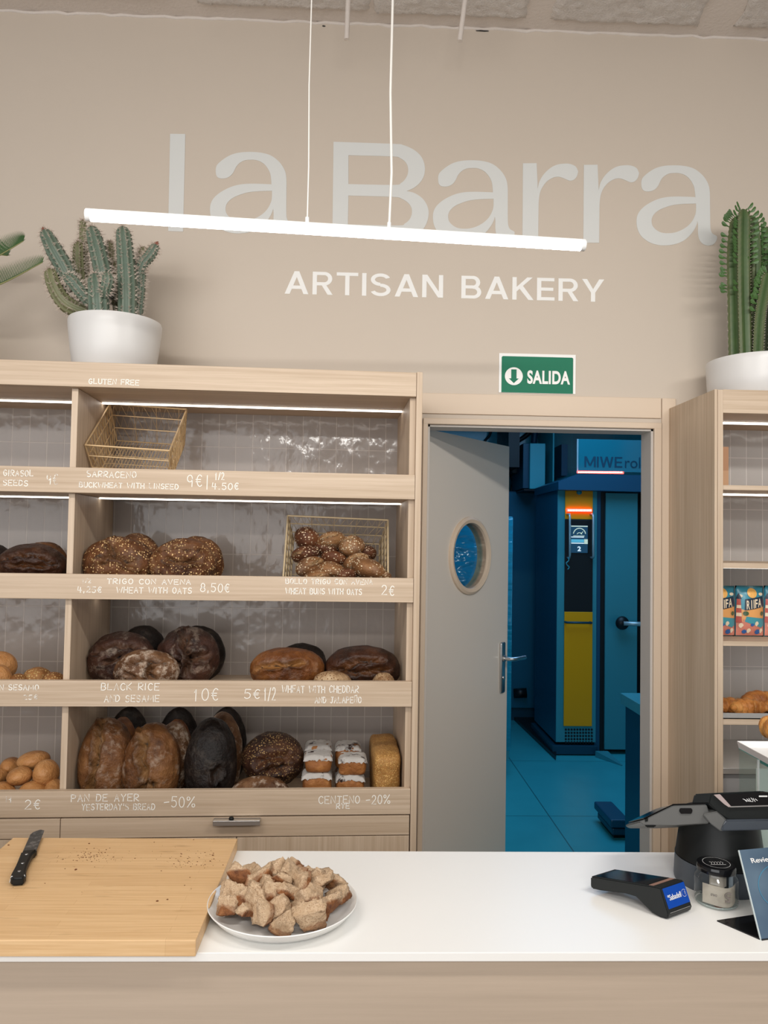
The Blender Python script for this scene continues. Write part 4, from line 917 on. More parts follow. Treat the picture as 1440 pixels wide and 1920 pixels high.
for path, rad, ph_, lv in es:
    pts = [pq(*q)-P1 for q in path]; c = cat_rom(pts, 16); N = len(c); b = MB(); rings = []; r0 = rad*Yp/F*1.12; ridge = []
    for i in range(N):
        t = (c[min(i+1, N-1)]-c[max(i-1, 0)]).normalized(); x = t.cross(Vector((0, 1, 0))).normalized(); y = t.cross(x); ring = []
        tip = min(1, math.sqrt(max(.02, (N-1-i)/5)))
        for k in range(18):
            a = 2*pi*k/18; s_ = abs(cos((a)*1.5)); rad_ = r0*tip*(.38+.62*s_**1.6)*(1+.05*(1 if i % 2 else -1)*(s_ > .9))
            ring.append(b.bm.verts.new(c[i]+(x*cos(a+ph_)+y*sin(a+ph_))*rad_))
        rings.append(ring)
        for q in range(3):
            a = 2*pi*q/3+ph_; ridge.append((i, c[i]+(x*cos(a)+y*sin(a))*r0*tip, x*cos(a)+y*sin(a), t))
    for A, B_ in zip(rings, rings[1:]):
        for k in range(18): b.bm.faces.new((A[k], A[(k+1) % 18], B_[(k+1) % 18], B_[k]))
    b.bm.faces.new(rings[-1])
    st = b.build('stem', M['euph'], eu, True, angle=40)
    b = MB(); th = MB()
    for i, p, d, t in ridge:
        if i > N*.52 and i % 2 and rs.random() < .95 or (i > N*.35 and d.x < -.4 and rs.random() < .3):
            ln = rs.uniform(.022, .032); up_ = .25+.7*max(0, (i/N-.8)*5); v = (d+t*up_).normalized(); sd = v.cross(t).normalized(); nn = sd.cross(v)
            pr_ = [(0, .0014), (.3, .0032), (.6, .0078), (.85, .0085), (1, .003)]
            for sg in (1,):
                L_ = [(b.bm.verts.new(p+v*ln*f_+t*w_ - nn*0), b.bm.verts.new(p+v*ln*f_+sd*.0014), b.bm.verts.new(p+v*ln*f_-t*w_)) for f_, w_ in pr_]
                for A, B_ in zip(L_, L_[1:]):
                    b.bm.faces.new((A[0], A[1], B_[1], B_[0])); b.bm.faces.new((A[1], A[2], B_[2], B_[1]))
        elif i % 1 == 0:
            v = d*.005; a = t*.0009; q = [th.bm.verts.new(p+a), th.bm.verts.new(p-a), th.bm.verts.new(p+v+t*.001)]; th.bm.faces.new(q)
    b.build('leaves', M['euph_leaf'], st); th.build('thorns', M['spine'], st)
# sago palm, its pot stands beyond the left edge of the photo
Vp = .20
def pp(px, py, dv=0): u, z = PS(px, py, Vp+dv); return S(u, Vp+dv, z)
p2 = pp(-130, 640); P2 = Vector((p2.x, p2.y, pz0))
pa = pot('sago palm with stiff green fronds reaching in from the edge of the photo', P2, .13, .11, .16, 'palm')
M['palm'] = paint('palm_leaflet', (.03, .085, .014), .4, .3, 15, .05); M['palm_stem'] = plain('palm_stem', (.22, .22, .08), .5)
b = MB(); b.lathe([(.05, .13), (.06, .18), (.05, .24), (.02, .27), (0, .27)], 20); b.build('trunk', paint('palm_trunk', (.12, .08, .05), .9, .3, 50, 1), pa, True)
cro = Vector((0, 0, .26))
def frond(mid, tip, lay):
    c = cat_rom([cro, mid, tip], 16); b = MB(); b.tube(c, [.004-.003*i/len(c) for i in range(len(c))], 6)
    st = b.build('frond', M['palm_stem'], pa, True); b = MB(); N = len(c)
    for i in range(8, N-1):
        for h_ in (0, .5):
            p = c[i].lerp(c[min(i+1, N-1)], h_); t = (c[min(i+1, N-1)]-c[i-1]).normalized(); sd = t.cross(lay).normalized()
            f_ = i/N; ln = .085*(math.sin(pi*min(1, (f_*.78+.22)))**.6)
            for s_ in (-1, 1):
                v = (t*.62 + lay*(1 if s_ > 0 else .25) + sd*(.25*s_)).normalized()*ln*(1 if s_ > 0 else .7); w_ = t*.0019
                q = [b.bm.verts.new(p+w_), b.bm.verts.new(p-w_), b.bm.verts.new(p+v*.6-w_*.8), b.bm.verts.new(p+v+Vector((0, 0, -.002))), b.bm.verts.new(p+v*.6+w_*.8)]
                b.bm.faces.new(q)
    b.build('leaflets', M['palm'], st)
for a_, c_, dv in (((-20, 490), (44, 452), -.03), ((-22, 541), (80, 492), -.06)):
    frond(pp(*a_, dv)-P2, pp(*c_, dv)-P2, Vector((0, -.15, 1)))
for ang_ in range(0, 360, 40):
    if 300 < ang_ or ang_ < 40: continue
    d = Vector((cos(R(ang_)), sin(R(ang_))*.5, 0)); frond(cro+d*.12+Vector((0, 0, .14)), cro+d*.26+Vector((0, 0, .16)), Vector((0, -.1, 1)))

# ================================================================== SALES COUNTER
CT = .92; CY0, CY1 = 1.456, 1.923
b = MB(); b.box(-2.6, 2.6, CY0, CY1, CT-.0165, CT, .0012)
tag(b.build('counter_top', M['white_top']), 'long white worktop of the sales counter in front', 'worktop')
cn = empty('sales_counter', (0, CY0+.03, 0), 0, 'beige wood counter front below the white worktop', 'counter')
b = MB(); b.box(-2.6, 2.6, -.018, .0, 0, CT-.0168); b.build('front_panel', M['counter_wood'], cn)
b = MB(); b.box(-2.58, 2.58, .0, CY1-CY0-.06, .02, CT-.0168); b.build('carcass', M['oak_x'], cn)

# cutting board
t = NT('bamboo'); c0 = t.add('ShaderNodeTexCoord').outputs['Object']; sp = t.add('ShaderNodeSeparateXYZ', {0: c0})
br = t.add('ShaderNodeTexBrick', {'Vector': c0, 'Color1': (.62, .38, .175, 1), 'Color2': (.74, .49, .25, 1), 'Mortar': (.50, .28, .12, 1), 'Scale': 1, 'Mortar Size': .0004, 'Bias': 0, 'Brick Width': .34, 'Row Height': .021}, offset=.37)
n = t.noise(t.coord((4, 130, 130)), 1.5, 5, .6); n2 = t.noise(t.coord((9, 45, 30)), 1.2, 3, .5)
kn = t.math('MULTIPLY', t.math('SUBTRACT', n2, .62, True), 5, True)
t.set(Base_Color=t.mix(t.math('MULTIPLY', kn, .6), t.mix(.5, br.outputs['Color'], t.ramp(n, [(.35, (.60, .36, .165)), (.65, (.78, .54, .30))])), (.36, .19, .075)), Roughness=.42); t.bump(n, .08, .002); M['bamboo'] = t.m
bx0, bx1, by0, by1, bt = -.822, -.2835, 1.442, 1.921, .030
bo = (bx0+bx1)/2, (by0+by1)/2
b = MB(); b.box(bx0-bo[0], bx1-bo[0], by0-bo[1], by1-bo[1], 0, bt, .0018)
tag(b.build('cutting_board', M['bamboo'], loc=(*bo, CT)), 'thick bamboo cutting board with crumbs on the white counter', 'cutting board')
BT = CT+bt
# bread crumbs
b = MB(); rb = random.Random(11)
def crumb(px, py, s_):
    p = PZ(px, py, BT); 
    if not (bx0+.01 < p.x < bx1-.006 and by0+.01 < p.y < by1-.006): return
    g = bmesh.ops.create_icosphere(b.bm, subdivisions=1, radius=s_)['verts']
    for v in g: v.co = Vector((v.co.x*rb.uniform(.6, 1.5), v.co.y*rb.uniform(.6, 1.4), max(-.2*s_, v.co.z*.6)))+Vector((p.x, p.y, BT+.3*s_))
for cx, cy, sx, sy, n in ((172, 1605, 16, 6, 75), (140, 1612, 24, 8, 22), (345, 1615, 12, 6, 38), (350, 1606, 40, 10, 34), (240, 1610, 30, 5, 14), (385, 1625, 25, 8, 14), (250, 1640, 110, 40, 16)):
    for _ in range(n): crumb(rb.gauss(cx, sx), rb.gauss(cy, sy), rb.choice((.0006, .0008, .001, .0014)))
for px, py, s_ in ((142, 1631, .003), (16, 1585, .0025), (295, 1690, .0025), (314, 1687, .002), (167, 1582, .002), (399, 1604, .0022), (394, 1615, .002)): crumb(px, py, s_)
tag(b.build('bread_crumbs', plain('crumb_brown', (.16, .055, .018), .8)), 'scattered brown bread crumbs on the bamboo board', 'crumbs', None, 'stuff')

# bread knife
k0, k1, k2 = PZ(29, 1663, BT), PZ(52, 1608, BT), PZ(78, 1556, BT+.004)
kd = (k1-k0); ka = math.atan2(kd.y, kd.x)
hl = kd.length; k2b = PZ(78, 1560, BT+.003); bl = (k2b-k1).length
kn = empty('bread_knife', (k0.x, k0.y, BT), ka, 'bread knife with black riveted handle lying on the bamboo board', 'knife')
hp = [(0, -.013), (.004, -.016), (.018, -.0175), (.04, -.013), (hl*.55, -.0115), (hl*.85, -.013), (hl*.97, -.019), (hl, -.018), (hl, .013), (hl*.8, .0125), (hl*.5, .012), (.03, .0135), (.012, .012), (.002, .006)]
hp = [(x, y*1.0) for x, y in hp]
b = MB(); b.prism(smooth_poly(hp, 60), lambda x, y, d: Vector((x, y, .001+d)), .017)
bmesh.ops.bevel(b.bm, geom=[e for e in b.bm.edges if e.calc_face_angle(0) > 1.0], offset=.004, segments=3, affect='EDGES')
hd = b.build('handle', M['black'], kn, True, angle=50)
for x in (.035, hl*.5, hl*.82):
    b = MB(); b.lathe([(0, .0188), (.0035, .0186), (.0036, .0175), (0, .0175)], 16, (x, -.001, 0)); b.build('rivet', M['steel'], hd, True)
b = MB(); b.tube([(.0125, -.0165, .005), (.0145, -.015, .0165), (.0145, .011, .0165), (.012, .0135, .005)], .0009, 6); b.build('handle_inlay', M['white'], hd, True)
L = hl+bl; bp = [(hl*.95, -.016), (hl*.95, .010)] + [(hl+.004+(bl-.03)*i/40, .012+.0012*(i % 2)) for i in range(41)] + [(L-.012, .008), (L, -.006), (L-.008, -.0155)]
b = MB(); b.prism(bp, lambda x, y, d: Vector((x, y, .0075+d)), .0016)
t = NT('knife_blade'); n = t.noise(t.coord(), 60, 4, .6); t.set(Base_Color=t.ramp(n, [(.5, (.10, .11, .12)), (.68, (.34, .36, .37))]), Metallic=.9, Roughness=.32)
b.build('blade', t.m, kn)

# plate of torn bread
pc0 = Vector((-.142, 1.603, CT)); pl = empty('plate', pc0, 0, 'round white plate with a low rim holding torn bread, on the counter', 'plate')
pr = .151
b = MB(); b.lathe([(0, .004), (pr*.68, .004), (pr*.70, 0), (pr*.74, 0), (pr*.76, .004), (pr*.9, .012), (pr*.985, .026), (pr, .0295), (pr*.992, .031), (pr*.975, .029), (pr*.89, .0165), (pr*.78, .0105), (0, .0095)], 80)
b.build('dish', M['white_cer'], pl, True, angle=60)
t = NT('bread_chunk'); v = t.coord(rand=True); cr = t.attr('crust'); n = t.noise(v, 60, 5, .65); vo = t.add('ShaderNodeTexVoronoi', {'Vector': v, 'Scale': 300}); hole = t.math('LESS_THAN', vo.outputs['Distance'], t.math('MULTIPLY', n, .58))
crumbc = t.mix(t.math('MULTIPLY', hole, .7), t.ramp(n, [(.3, (.44, .29, .165)), (.7, (.64, .47, .31))]), (.36, .21, .11))
crustc = t.ramp(t.noise(v, 40, 5, .65), [(.3, (.10, .030, .009)), (.55, (.27, .10, .03)), (.75, (.45, .21, .08))])
t.set(Base_Color=t.mix(cr, crumbc, crustc), Roughness=.8); t.bump(t.math('SUBTRACT', n, t.math('MULTIPLY', hole, 1.2)), 1, .008); M['chunk'] = t.m
def chunk_mesh(seed, sx, sy, sz, pts=None):
    r_ = random.Random(seed); bm = bmesh.new(); lc = bm.verts.layers.float.new('crust')
    for _ in range(13):
        v = Vector((r_.uniform(-1, 1), r_.uniform(-1, 1), r_.uniform(-1, 1))); v = v/max(abs(v.x), abs(v.y), abs(v.z))*r_.uniform(.82, 1); bm.verts.new((v.x*sx, v.y*sy, v.z*sz))
    if pts:
        bmesh.ops.delete(bm, geom=bm.verts[:], context='VERTS')
        for q in pts: bm.verts.new(q)
    hull = bmesh.ops.convex_hull(bm, input=bm.verts[:]); bmesh.ops.delete(bm, geom=[g for g in hull['geom_interior'] if isinstance(g, bmesh.types.BMVert)], context='VERTS')
    for _ in range(3): bmesh.ops.subdivide_edges(bm, edges=[e for e in bm.edges if e.calc_length() > .0035], cuts=1); bmesh.ops.triangulate(bm, faces=bm.faces[:])
    so = Vector((seed*1.7, seed*3.3, seed*.9)); cz = -sz*.22
    bm.normal_update()
    for v in bm.verts:
        k = 1 if (v.co.z < cz and v.normal.z < -.3) else (0 if v.co.z > cz+.002 else .6); v[lc] = k
    for v in bm.verts:
        nz = noise.noise(v.co*110+so)*.0019 + noise.noise(v.co*260+so)*.0026
        v.co += v.normal*nz*(.35 if v[lc] > .8 else 1)
    me = bpy.data.meshes.new('bread_piece'); bm.to_mesh(me); bm.free()
    for p in me.polygons: p.use_smooth = True
    me.materials.append(M['chunk']); return me
CMs = [chunk_mesh(i+3, *d) for i, d in enumerate(((.026, .023, .020), (.033, .022, .018), (.024, .026, .022), (.036, .020, .017), (.028, .028, .018), (.022, .022, .024), (.038, .023, .020), (.029, .019, .018)))]
rp = random.Random(21)
spots = []
for ring, n, rad, z in ((0, 17, .108, .038), (1, 12, .080, .046), (2, 8, .050, .060), (3, 5, .028, .070)):
    for k in range(n):
        a = 2*pi*(k+.4*ring+rp.uniform(-.15, .15))/n; r_ = rad*rp.uniform(.9, 1.06); x, y = r_*cos(a)*1.04-.014*(ring > 0), r_*sin(a)*.98
        
        spots.append((x, y, z+rp.uniform(-.004, .006)))
spots += [(0, 0, .04), (.03, .02, .05), (-.04, .0, .05), (-.01, .02, .078), (-.085, .03, .062), (-.10, .045, .056), (.07, .03, .060), (.045, -.055, .052), (-.05, -.06, .055)]
for i, (x, y, z) in enumerate(spots):
    o = bpy.data.objects.new('bread_piece', CMs[i % 8]); COL.objects.link(o); o.location = pc0+Vector((x, y, z)); s_ = rp.uniform(.88, 1.08); o.scale = (s_, s_, s_)
    o.rotation_euler = (rp.uniform(-1.3, 1.3), rp.uniform(-1.0, 1.0), rp.uniform(0, 6.28)); tag(o, 'torn chunk of brown crusted bread heaped on the white plate', 'bread', 'torn bread heaped on the plate')
o = bpy.data.objects.new('bread_piece', chunk_mesh(77, .040, .024, .028, [(x*1.15, y, z*1.2) for y in (-.014, .015) for x, z in ((-.030, -.030), (.055, -.022), (-.026, .034), (-.014, .036), (.055, -.03))])); COL.objects.link(o); tpt = PY(542, 1672, 1.63); o.location = tpt; o.rotation_euler = (R(-12), R(8), R(-14)); tag(o, 'largest torn bread wedge standing on top of the heap on the plate', 'bread')

# card terminal
ct_ = dict(lf=PZ(1103, 1648, .949), lb=PZ(1157, 1637, .949), rb=PZ(1288, 1650, .982), rf=PZ(1233, 1661, .982))
ax = ((ct_['rf']-ct_['lf'])+(ct_['rb']-ct_['lb'])); ax.z = 0; TL = ax.length/2*1.02; ax.normalize(); ay = Vector((-ax.y, ax.x, 0)); TW = abs((ct_['lb']-ct_['lf']).dot(ay)*.5+(ct_['rb']-ct_['rf']).dot(ay)*.5)
wd_ = (ct_['lb']-ct_['lf'])+(ct_['rb']-ct_['rf']); SHX = (wd_.dot(ax)/wd_.dot(ay))*.62
ctr = (ct_['lf']+ct_['rf']+ct_['lb']+ct_['rb'])/4
tm = empty('card_terminal', (ctr.x, ctr.y, CT), math.atan2(ax.y, ax.x), 'black handheld card terminal with a blue end label lying on the counter', 'card terminal')
h = TL/2; w = TW/2
# side profile (x along the length, z up), the head end is thick
prof = [(-h, .016), (-h, .034), (-h+.004, .037), (h*.80, .0585), (h*.98, .060), (h*1.20, .012), (h*1.16, .002), (h*.96, 0), (h*.74, .004), (h*.30, .025), (0, .024), (-h*.7, .0125), (-h*.97, .010)]
b = MB(); b.prism(prof, lambda x, z, d: Vector((x+SHX*(d-w), -w+d, z)), 2*w)
bmesh.ops.bevel(b.bm, geom=[e for e in b.bm.edges if e.is_valid and len(e.link_faces) == 2 and e.calc_face_angle(0) > .9], offset=.0025, segments=2, affect='EDGES')
tb = b.build('body', M['darkgrey'], tm, True, angle=30)
def topz(x): return .037+(x+h-.004)/(h*.80+h-.004)*(.0585-.037)
def slab(name, x0, x1, y0, y1, mat, th=.0006, par=None, lift=.0):
    b = MB(); b.hexa([(x_+SHX*y_, y_, topz(x_)+l_) for l_ in (lift, lift+th) for x_, y_ in ((x0, y0), (x1, y0), (x1, y1), (x0, y1))]); return b.build(name, mat, par or tm)
scn = slab('screen', -h+.012, h*.62, -w+.004, w-.004, M['black_gloss'])
slab('contactless_zone', h*.64, h*.76, -w+.004, w-.004, plain('copper_band', (.30, .17, .13), .4))
# blue label on the sloping end
e0, e1 = Vector((h*.99, 0, .0575)), Vector((h*1.165, 0, .021)); sl = (e1-e0).normalized(); en = Vector((-sl.z, 0, sl.x)); en = en if en.x > 0 else -en
b = MB(); q = [(e0+en*l_+Vector((SHX*s_, s_, 0))) for l_ in (.0002,) for s_ in (-w+.004, w-.004)] + [(e1+en*.0002+Vector((SHX*s_, s_, 0))) for s_ in (w-.004, -w+.004)]
b.hexa([tuple(p) for p in q]+[tuple(p+en*.0008) for p in q]); lbm = b.build('end_label', plain('label_blue', (.0, .055, .36), .35), tm)
mid = (e0+e1)/2+en*.0016
put_text('label_word', 'ºSabadell', M['white'], lbm, mid+Vector((SHX*-w*.20, -w*.20, 0)), (SHX, 1, 0), -sl, w*1.12, .0105, off=.0)
b = MB()
for r_ in (.0022, .0042): b.ribbon([mid+Vector((SHX*w*.62, w*.62, 0))+Vector((SHX, 1, 0))*r_*cos(a_)-sl*r_*sin(a_) for a_ in [R(-60+12*k) for k in range(11)]], .0007, en)
b.ribbon([mid+Vector((SHX*w*.62, w*.62, 0))+Vector((SHX, 1, 0))*.0068*cos(a_)-sl*.0068*sin(a_) for a_ in [R(40+14*k) for k in range(21)]], .0006, en)
b.build('contactless_mark', M['white'], lbm)
b = MB(); b.hexa([(x_+SHX*y_, y_, z_) for z_ in (.0125, .0138) for x_, y_ in ((h*1.185, -w*.85), (h*1.195, -w*.85), (h*1.195, w*.85), (h*1.185, w*.85))]); b.build('card_slot', M['alu'], tm)

# tip jar with a banknote
j0, j1 = PZ(1303, 1692, CT), PZ(1383, 1692, CT); jr = (j1-j0).length/2*.96; jc = (j0+j1)/2; jc.z = CT
jt = PY(1342, 1634, jc.y).z-CT
jar = empty('tip_jar', jc, 0, 'small clear glass tip jar with a black lid beside the card terminal', 'jar')
b = MB(); b.lathe([(0, .002), (jr*.85, .0015), (jr*.97, .006), (jr, .014), (jr, jt*.80), (jr*.97, jt*.90), (jr*.88, jt*.97), (jr*.85, jt+.006)], 48)
b.build('glass_body', glass('jar_glass', (.97, .985, .98), .03, 1.5), jar, True)
b = MB(); b.lathe([(jr*.96, .0035), (jr*.985, .008), (jr*.96, .006)], 48); b.lathe([(jr*.9, .003), (0, .004)], 48); b.build('glass_base', plain('thick_glass', (.60, .68, .66), .1, trans=.75), jar, True)
lz_ = jt+.004
b = MB(); b.lathe([(0, lz_+.0145), (jr*.80, lz_+.0145), (jr*.87, lz_+.0135), (jr*.90, lz_+.010), (jr*.90, lz_+.001), (jr*.86, lz_+.001), (jr*.84, lz_+.009), (0, lz_+.009)], 48); ld = b.build('lid', M['black_gloss'], jar, True, angle=40)
b = MB()
for r_ in (.62,): b.ribbon([(jr*r_*cos(a_), jr*r_*sin(a_), lz_+.0149) for a_ in [2*pi*k/32 for k in range(33)]], .0006, (0, 0, 1))
for k in range(5): b.ribbon([(-.013+.006*k, -.006, lz_+.0149), (-.010+.006*k, .000, lz_+.0149), (-.013+.006*k, .005, lz_+.0149)], .0009, (0, 0, 1))
b.ribbon([(-.016, -.010, lz_+.0149), (.016, -.010, lz_+.0149)], .0012, (0, 0, 1)); b.build('lid_emblem', M['white'], ld)
note = empty('banknote', jc+Vector((0, 0, .008)), R(-8), 'folded pale five banknote curled inside the tip jar', 'banknote')
def curl(z0, z1, a0, a1, rad, mat, name):
    b = MB(); n = 16; g = [[b.bm.verts.new((rad*sin(a0+(a1-a0)*i/n), -rad*cos(a0+(a1-a0)*i/n)+.004*sin(i*.5), z)) for z in (z0, z1)] for i in range(n+1)]
    for A, B_ in zip(g, g[1:]): b.bm.faces.new((A[0], B_[0], B_[1], A[1]))
    bmesh.ops.solidify(b.bm, geom=b.bm.faces[:], thickness=.0004); return b.build(name, mat, note, True)
pn = paint('banknote_paper', (.62, .56, .48), .8, .12, 60, 0)
curl(.0, .040, R(-62), R(68), jr*.86, pn, 'front_fold'); curl(.034, jt*.95, R(-48), R(34), jr*.60, pn, 'rolled_end'); curl(.03, jt*.9, R(30), R(75), jr*.74, plain('blue_paper', (.45, .52, .58), .8), 'back_fold')
put_text('note_five', '5', plain('note_ink', (.20, .17, .15), .8), note, (.010, -jr*.86-.0048, .022), (-1, 0, 0), (0, 0, -1), .014, .021, off=.03).rotation_euler = (0, 0, 0)
put_text('note_word', 'EURO', plain('note_ink_dark', (.12, .10, .09), .8), note, (-.017, -jr*.80-.0045, .024), (1, -.45, 0), (0, 0, -1), .012, .0045, off=.02)
cp = PZ(1331, 1699, CT+.006); b = MB(); b.lathe([(0, 0), (.009, 0), (.0095, .0008), (.009, .0016), (0, .0016)], 24)
tag(b.build('coin', plain('copper', (.22, .10, .07), .4, .8), smooth=True, loc=(jc.x-.008, jc.y-jr*.60, CT+.0045)), 'single copper coin lying at the bottom of the tip jar', 'coin')

# payment stand: round black base, tilted tablet, printer head
pb0 = PZ(1336, 1655, CT); pcx, pcy = pb0.x+.02, 1.765
po = empty('checkout_stand', (pcx, pcy, CT), 0, 'black checkout terminal on a round black base at the right of the counter', 'payment terminal')
def po_pt(px, py, y): return PY(px, py, y)-Vector((pcx, pcy, CT))
rb0 = (po_pt(1428, 1640, pcy)-po_pt(1270, 1640, pcy)).x/2; mc = (po_pt(1428, 1640, pcy)+po_pt(1270, 1640, pcy)).x/2
zs = po_pt(1350, 1605, pcy).z+.0; zt_ = po_pt(1350, 1525, pcy).z
b = MB(); b.lathe([(0, 0), (rb0*1.0, 0), (rb0*1.01, .006), (rb0*.985, zs)], 56, (mc, 0, 0)); b.build('base_ring', M['slate'], po, True, angle=40)
b = MB(); b.lathe([(rb0*.985, zs+.0015), (rb0*.97, zs+.004), (rb0*.84, zt_), (0, zt_)], 56, (mc, 0, 0)); b.build('base_cone', M['black'], po, True, angle=40)
def poly_body(name, front, dy, mat, y0, bev=.002):
    b = MB(); P_ = [po_pt(px, py, y0) for px, py in front]; n = len(P_)
    A = [b.bm.verts.new(p) for p in P_]; B_ = [b.bm.verts.new(p+Vector(dy)) for p in P_]
    f1 = b.bm.faces.new(A); f2 = b.bm.faces.new(B_[::-1])
    for i in range(n): b.bm.faces.new((A[i], B_[i], B_[(i+1) % n], A[(i+1) % n]))
    if bev: bmesh.ops.bevel(b.bm, geom=b.bm.edges[:], offset=bev, segments=2, affect='EDGES')
    bmesh.ops.triangulate(b.bm, faces=[f for f in b.bm.faces if len(f.verts) > 4])
    return b.build(name, mat, po, True, angle=30)
yf = pcy-.075
poly_body('tablet', [(1199, 1541), (1207, 1547), (1265, 1547), (1330, 1544), (1332, 1530), (1325, 1508), (1262, 1510)], (.02, .15, -.062), M['grey'], yf)
b = MB(); q = [po_pt(1207, 1535, yf-.001), po_pt(1262, 1509, yf-.001), po_pt(1326, 1507, yf-.001)]
for a_, c_ in zip(q, q[1:]): 
    d_ = Vector((.02, .15, -.062)); n_ = Vector((0, 0, .002)); b.hexa([a_, c_, c_+d_, a_+d_, a_+n_, c_+n_, c_+d_+n_, a_+d_+n_])
b.build('tablet_screen', M['black_gloss'], po)
poly_body('tablet_foot', [(1209, 1547), (1231, 1547), (1228, 1552), (1211, 1552)], (.01, .03, 0), M['black'], yf)
poly_body('camera_module', [(1276, 1516), (1297, 1516), (1299, 1520), (1297, 1526), (1277, 1526), (1274, 1521)], (0, .004, 0), M['black_gloss'], yf-.003, .0008)
poly_body('port', [(1210, 1536), (1215, 1534), (1215, 1540), (1210, 1541)], (0, .003, 0), M['black'], yf-.002, 0)
poly_body('hinge_arm', [(1318, 1528), (1346, 1521), (1364, 1540), (1362, 1555), (1352, 1560), (1332, 1545)], (.03, .06, 0), M['grey'], yf-.01)
poly_body('printer_head', [(1328, 1507), (1333, 1487), (1428, 1483), (1470, 1490), (1470, 1537), (1366, 1538), (1350, 1525)], (.02, .13, -.044), M['darkgrey'], yf-.012, .003)
poly_body('paper_cover', [(1362, 1538), (1470, 1536), (1470, 1556), (1352, 1559), (1356, 1549)], (.02, .12, 0), M['slate'], yf-.016, .003)
poly_body('reader_screen', [(1345, 1491), (1436, 1486), (1470, 1488), (1470, 1509), (1372, 1512)], (0, .004, .0), M['black_gloss'], yf-.016, .0008)
poly_body('status_strip', [(1339, 1491), (1351, 1490), (1371, 1512), (1367, 1514), (1358, 1508)], (0, .004, 0), plain('rosy_grey', (.42, .34, .33), .4), yf-.017, .0006)
poly_body('silver_edge', [(1369, 1512), (1470, 1509), (1470, 1511), (1369, 1514)], (0, .004, 0), M['alu'], yf-.0175, 0)
b = MB()
for k in range(6):
    a_ = po_pt(1396+4*k, 1496+abs(k-3), yf-.018); c_ = po_pt(1400+4*k, 1503-(k % 2)*2, yf-.018); b.ribbon([a_, c_], .0012, (0, -1, 0))
b.ribbon([po_pt(1393, 1498, yf-.018), po_pt(1402, 1502, yf-.018), po_pt(1412, 1503, yf-.018)], .001, (0, -1, 0))
for k in range(3): b.ribbon([po_pt(1424+5*k, 1493, yf-.018), po_pt(1428+5*k, 1493, yf-.018)], .003, (0, -1, 0))
b.build('contactless_mark', M['white'], po)

# review card stand
ya = 1.500
c0, c1 = PZ(1428, 1764, CT), None
sx = Vector((cos(R(12)), sin(R(12)), 0)); top = PY(1386, 1594, 1.60)
rc_ = empty('review_card_stand', (c0.x, c0.y, CT), R(12), 'slanted blue grey card stand asking for reviews, at the right edge of the counter', 'sign')
hgt = top.z-CT; lean_ = .09; lw = .145
loc_ = lambda p: (Matrix.Rotation(-R(12), 3, 'Z') @ (p-Vector((c0.x, c0.y, CT))))
tl = loc_(top)
def card_pt(s, r, d=0):
    """s across 0..1, r up 0..1"""
    p = Vector((tl.x*r + lw*s, tl.y*r, hgt*r)); nrm_ = Vector((1, 0, 0)).cross(Vector((tl.x, tl.y, hgt))).normalized()
    return p + nrm_*d
t = NT('card_print'); n = t.noise(t.coord(), 9, 3); t.set(Base_Color=t.ramp(n, [(.35, (.060, .10, .155)), (.7, (.10, .155, .21))]), Roughness=.3); 
def card(name, s0, s1, r0, r1, d0, d1, mat, par):
    b = MB(); b.hexa([card_pt(s0, r0, d0), card_pt(s1, r0, d0), card_pt(s1, r1, d0), card_pt(s0, r1, d0), card_pt(s0, r0, d1), card_pt(s1, r0, d1), card_pt(s1, r1, d1), card_pt(s0, r1, d1)]); return b.build(name, mat, par)
pan = card('panel', 0, 1, 0, 1, -.002, 0, t.m, rc_); card('panel_edge', -.012, 0, 0, 1, -.0025, .0005, plain('acrylic_edge', (.55, .62, .62), .3), rc_)
b = MB(); b.hexa([(0, 0, 0), (lw, 0, 0), (lw, .095, 0), (-.035, .085, 0), (0, 0, .0025), (lw, 0, .0025), (lw, .095, .0025), (-.035, .085, .0025)]); b.build('foot', M['black_gloss'], rc_)
put_text('card_word', 'Reviews', M['white'], pan, card_pt(.36, .865, .0008), card_pt(1, .5)-card_pt(0, .5), card_pt(0, 1)-card_pt(0, 0), .062, .0095, off=.01)
b = MB(); cen = (.56, .54)
for r_, wd_ in ((.40, .0016),):
    nrm_ = (card_pt(0, 0, 1)-card_pt(0, 0, 0)).normalized(); b.ribbon([card_pt(cen[0]+r_*cos(a_), cen[1]+r_*.66*sin(a_), .0007) for a_ in [2*pi*k/48 for k in range(49)]], wd_, nrm_)
b.ribbon([card_pt(.62+.14*cos(a_), .46+.11*sin(a_), .0007) for a_ in [2*pi*k/32 for k in range(33)]], .0014, nrm_)
b.build('ring_print', plain('ring_blue', (.05, .20, .32), .4), pan)
b = MB(); b.hexa([card_pt(.25, .085, .0003), card_pt(.8, .085, .0003), card_pt(.8, .1, .0003), card_pt(.25, .1, .0003), card_pt(.25, .085, .0008), card_pt(.8, .085, .0008), card_pt(.8, .1, .0008), card_pt(.25, .1, .0008)]); b.build('pink_bar', plain('pink_print', (.6, .15, .3), .4), pan)
for i_, s_ in enumerate((.44,)): put_text('card_letter', 'n', M['white'], pan, card_pt(.56, .74, .0008), card_pt(1, .5)-card_pt(0, .5), card_pt(0, 1)-card_pt(0, 0), .0065, .0085, off=.01)

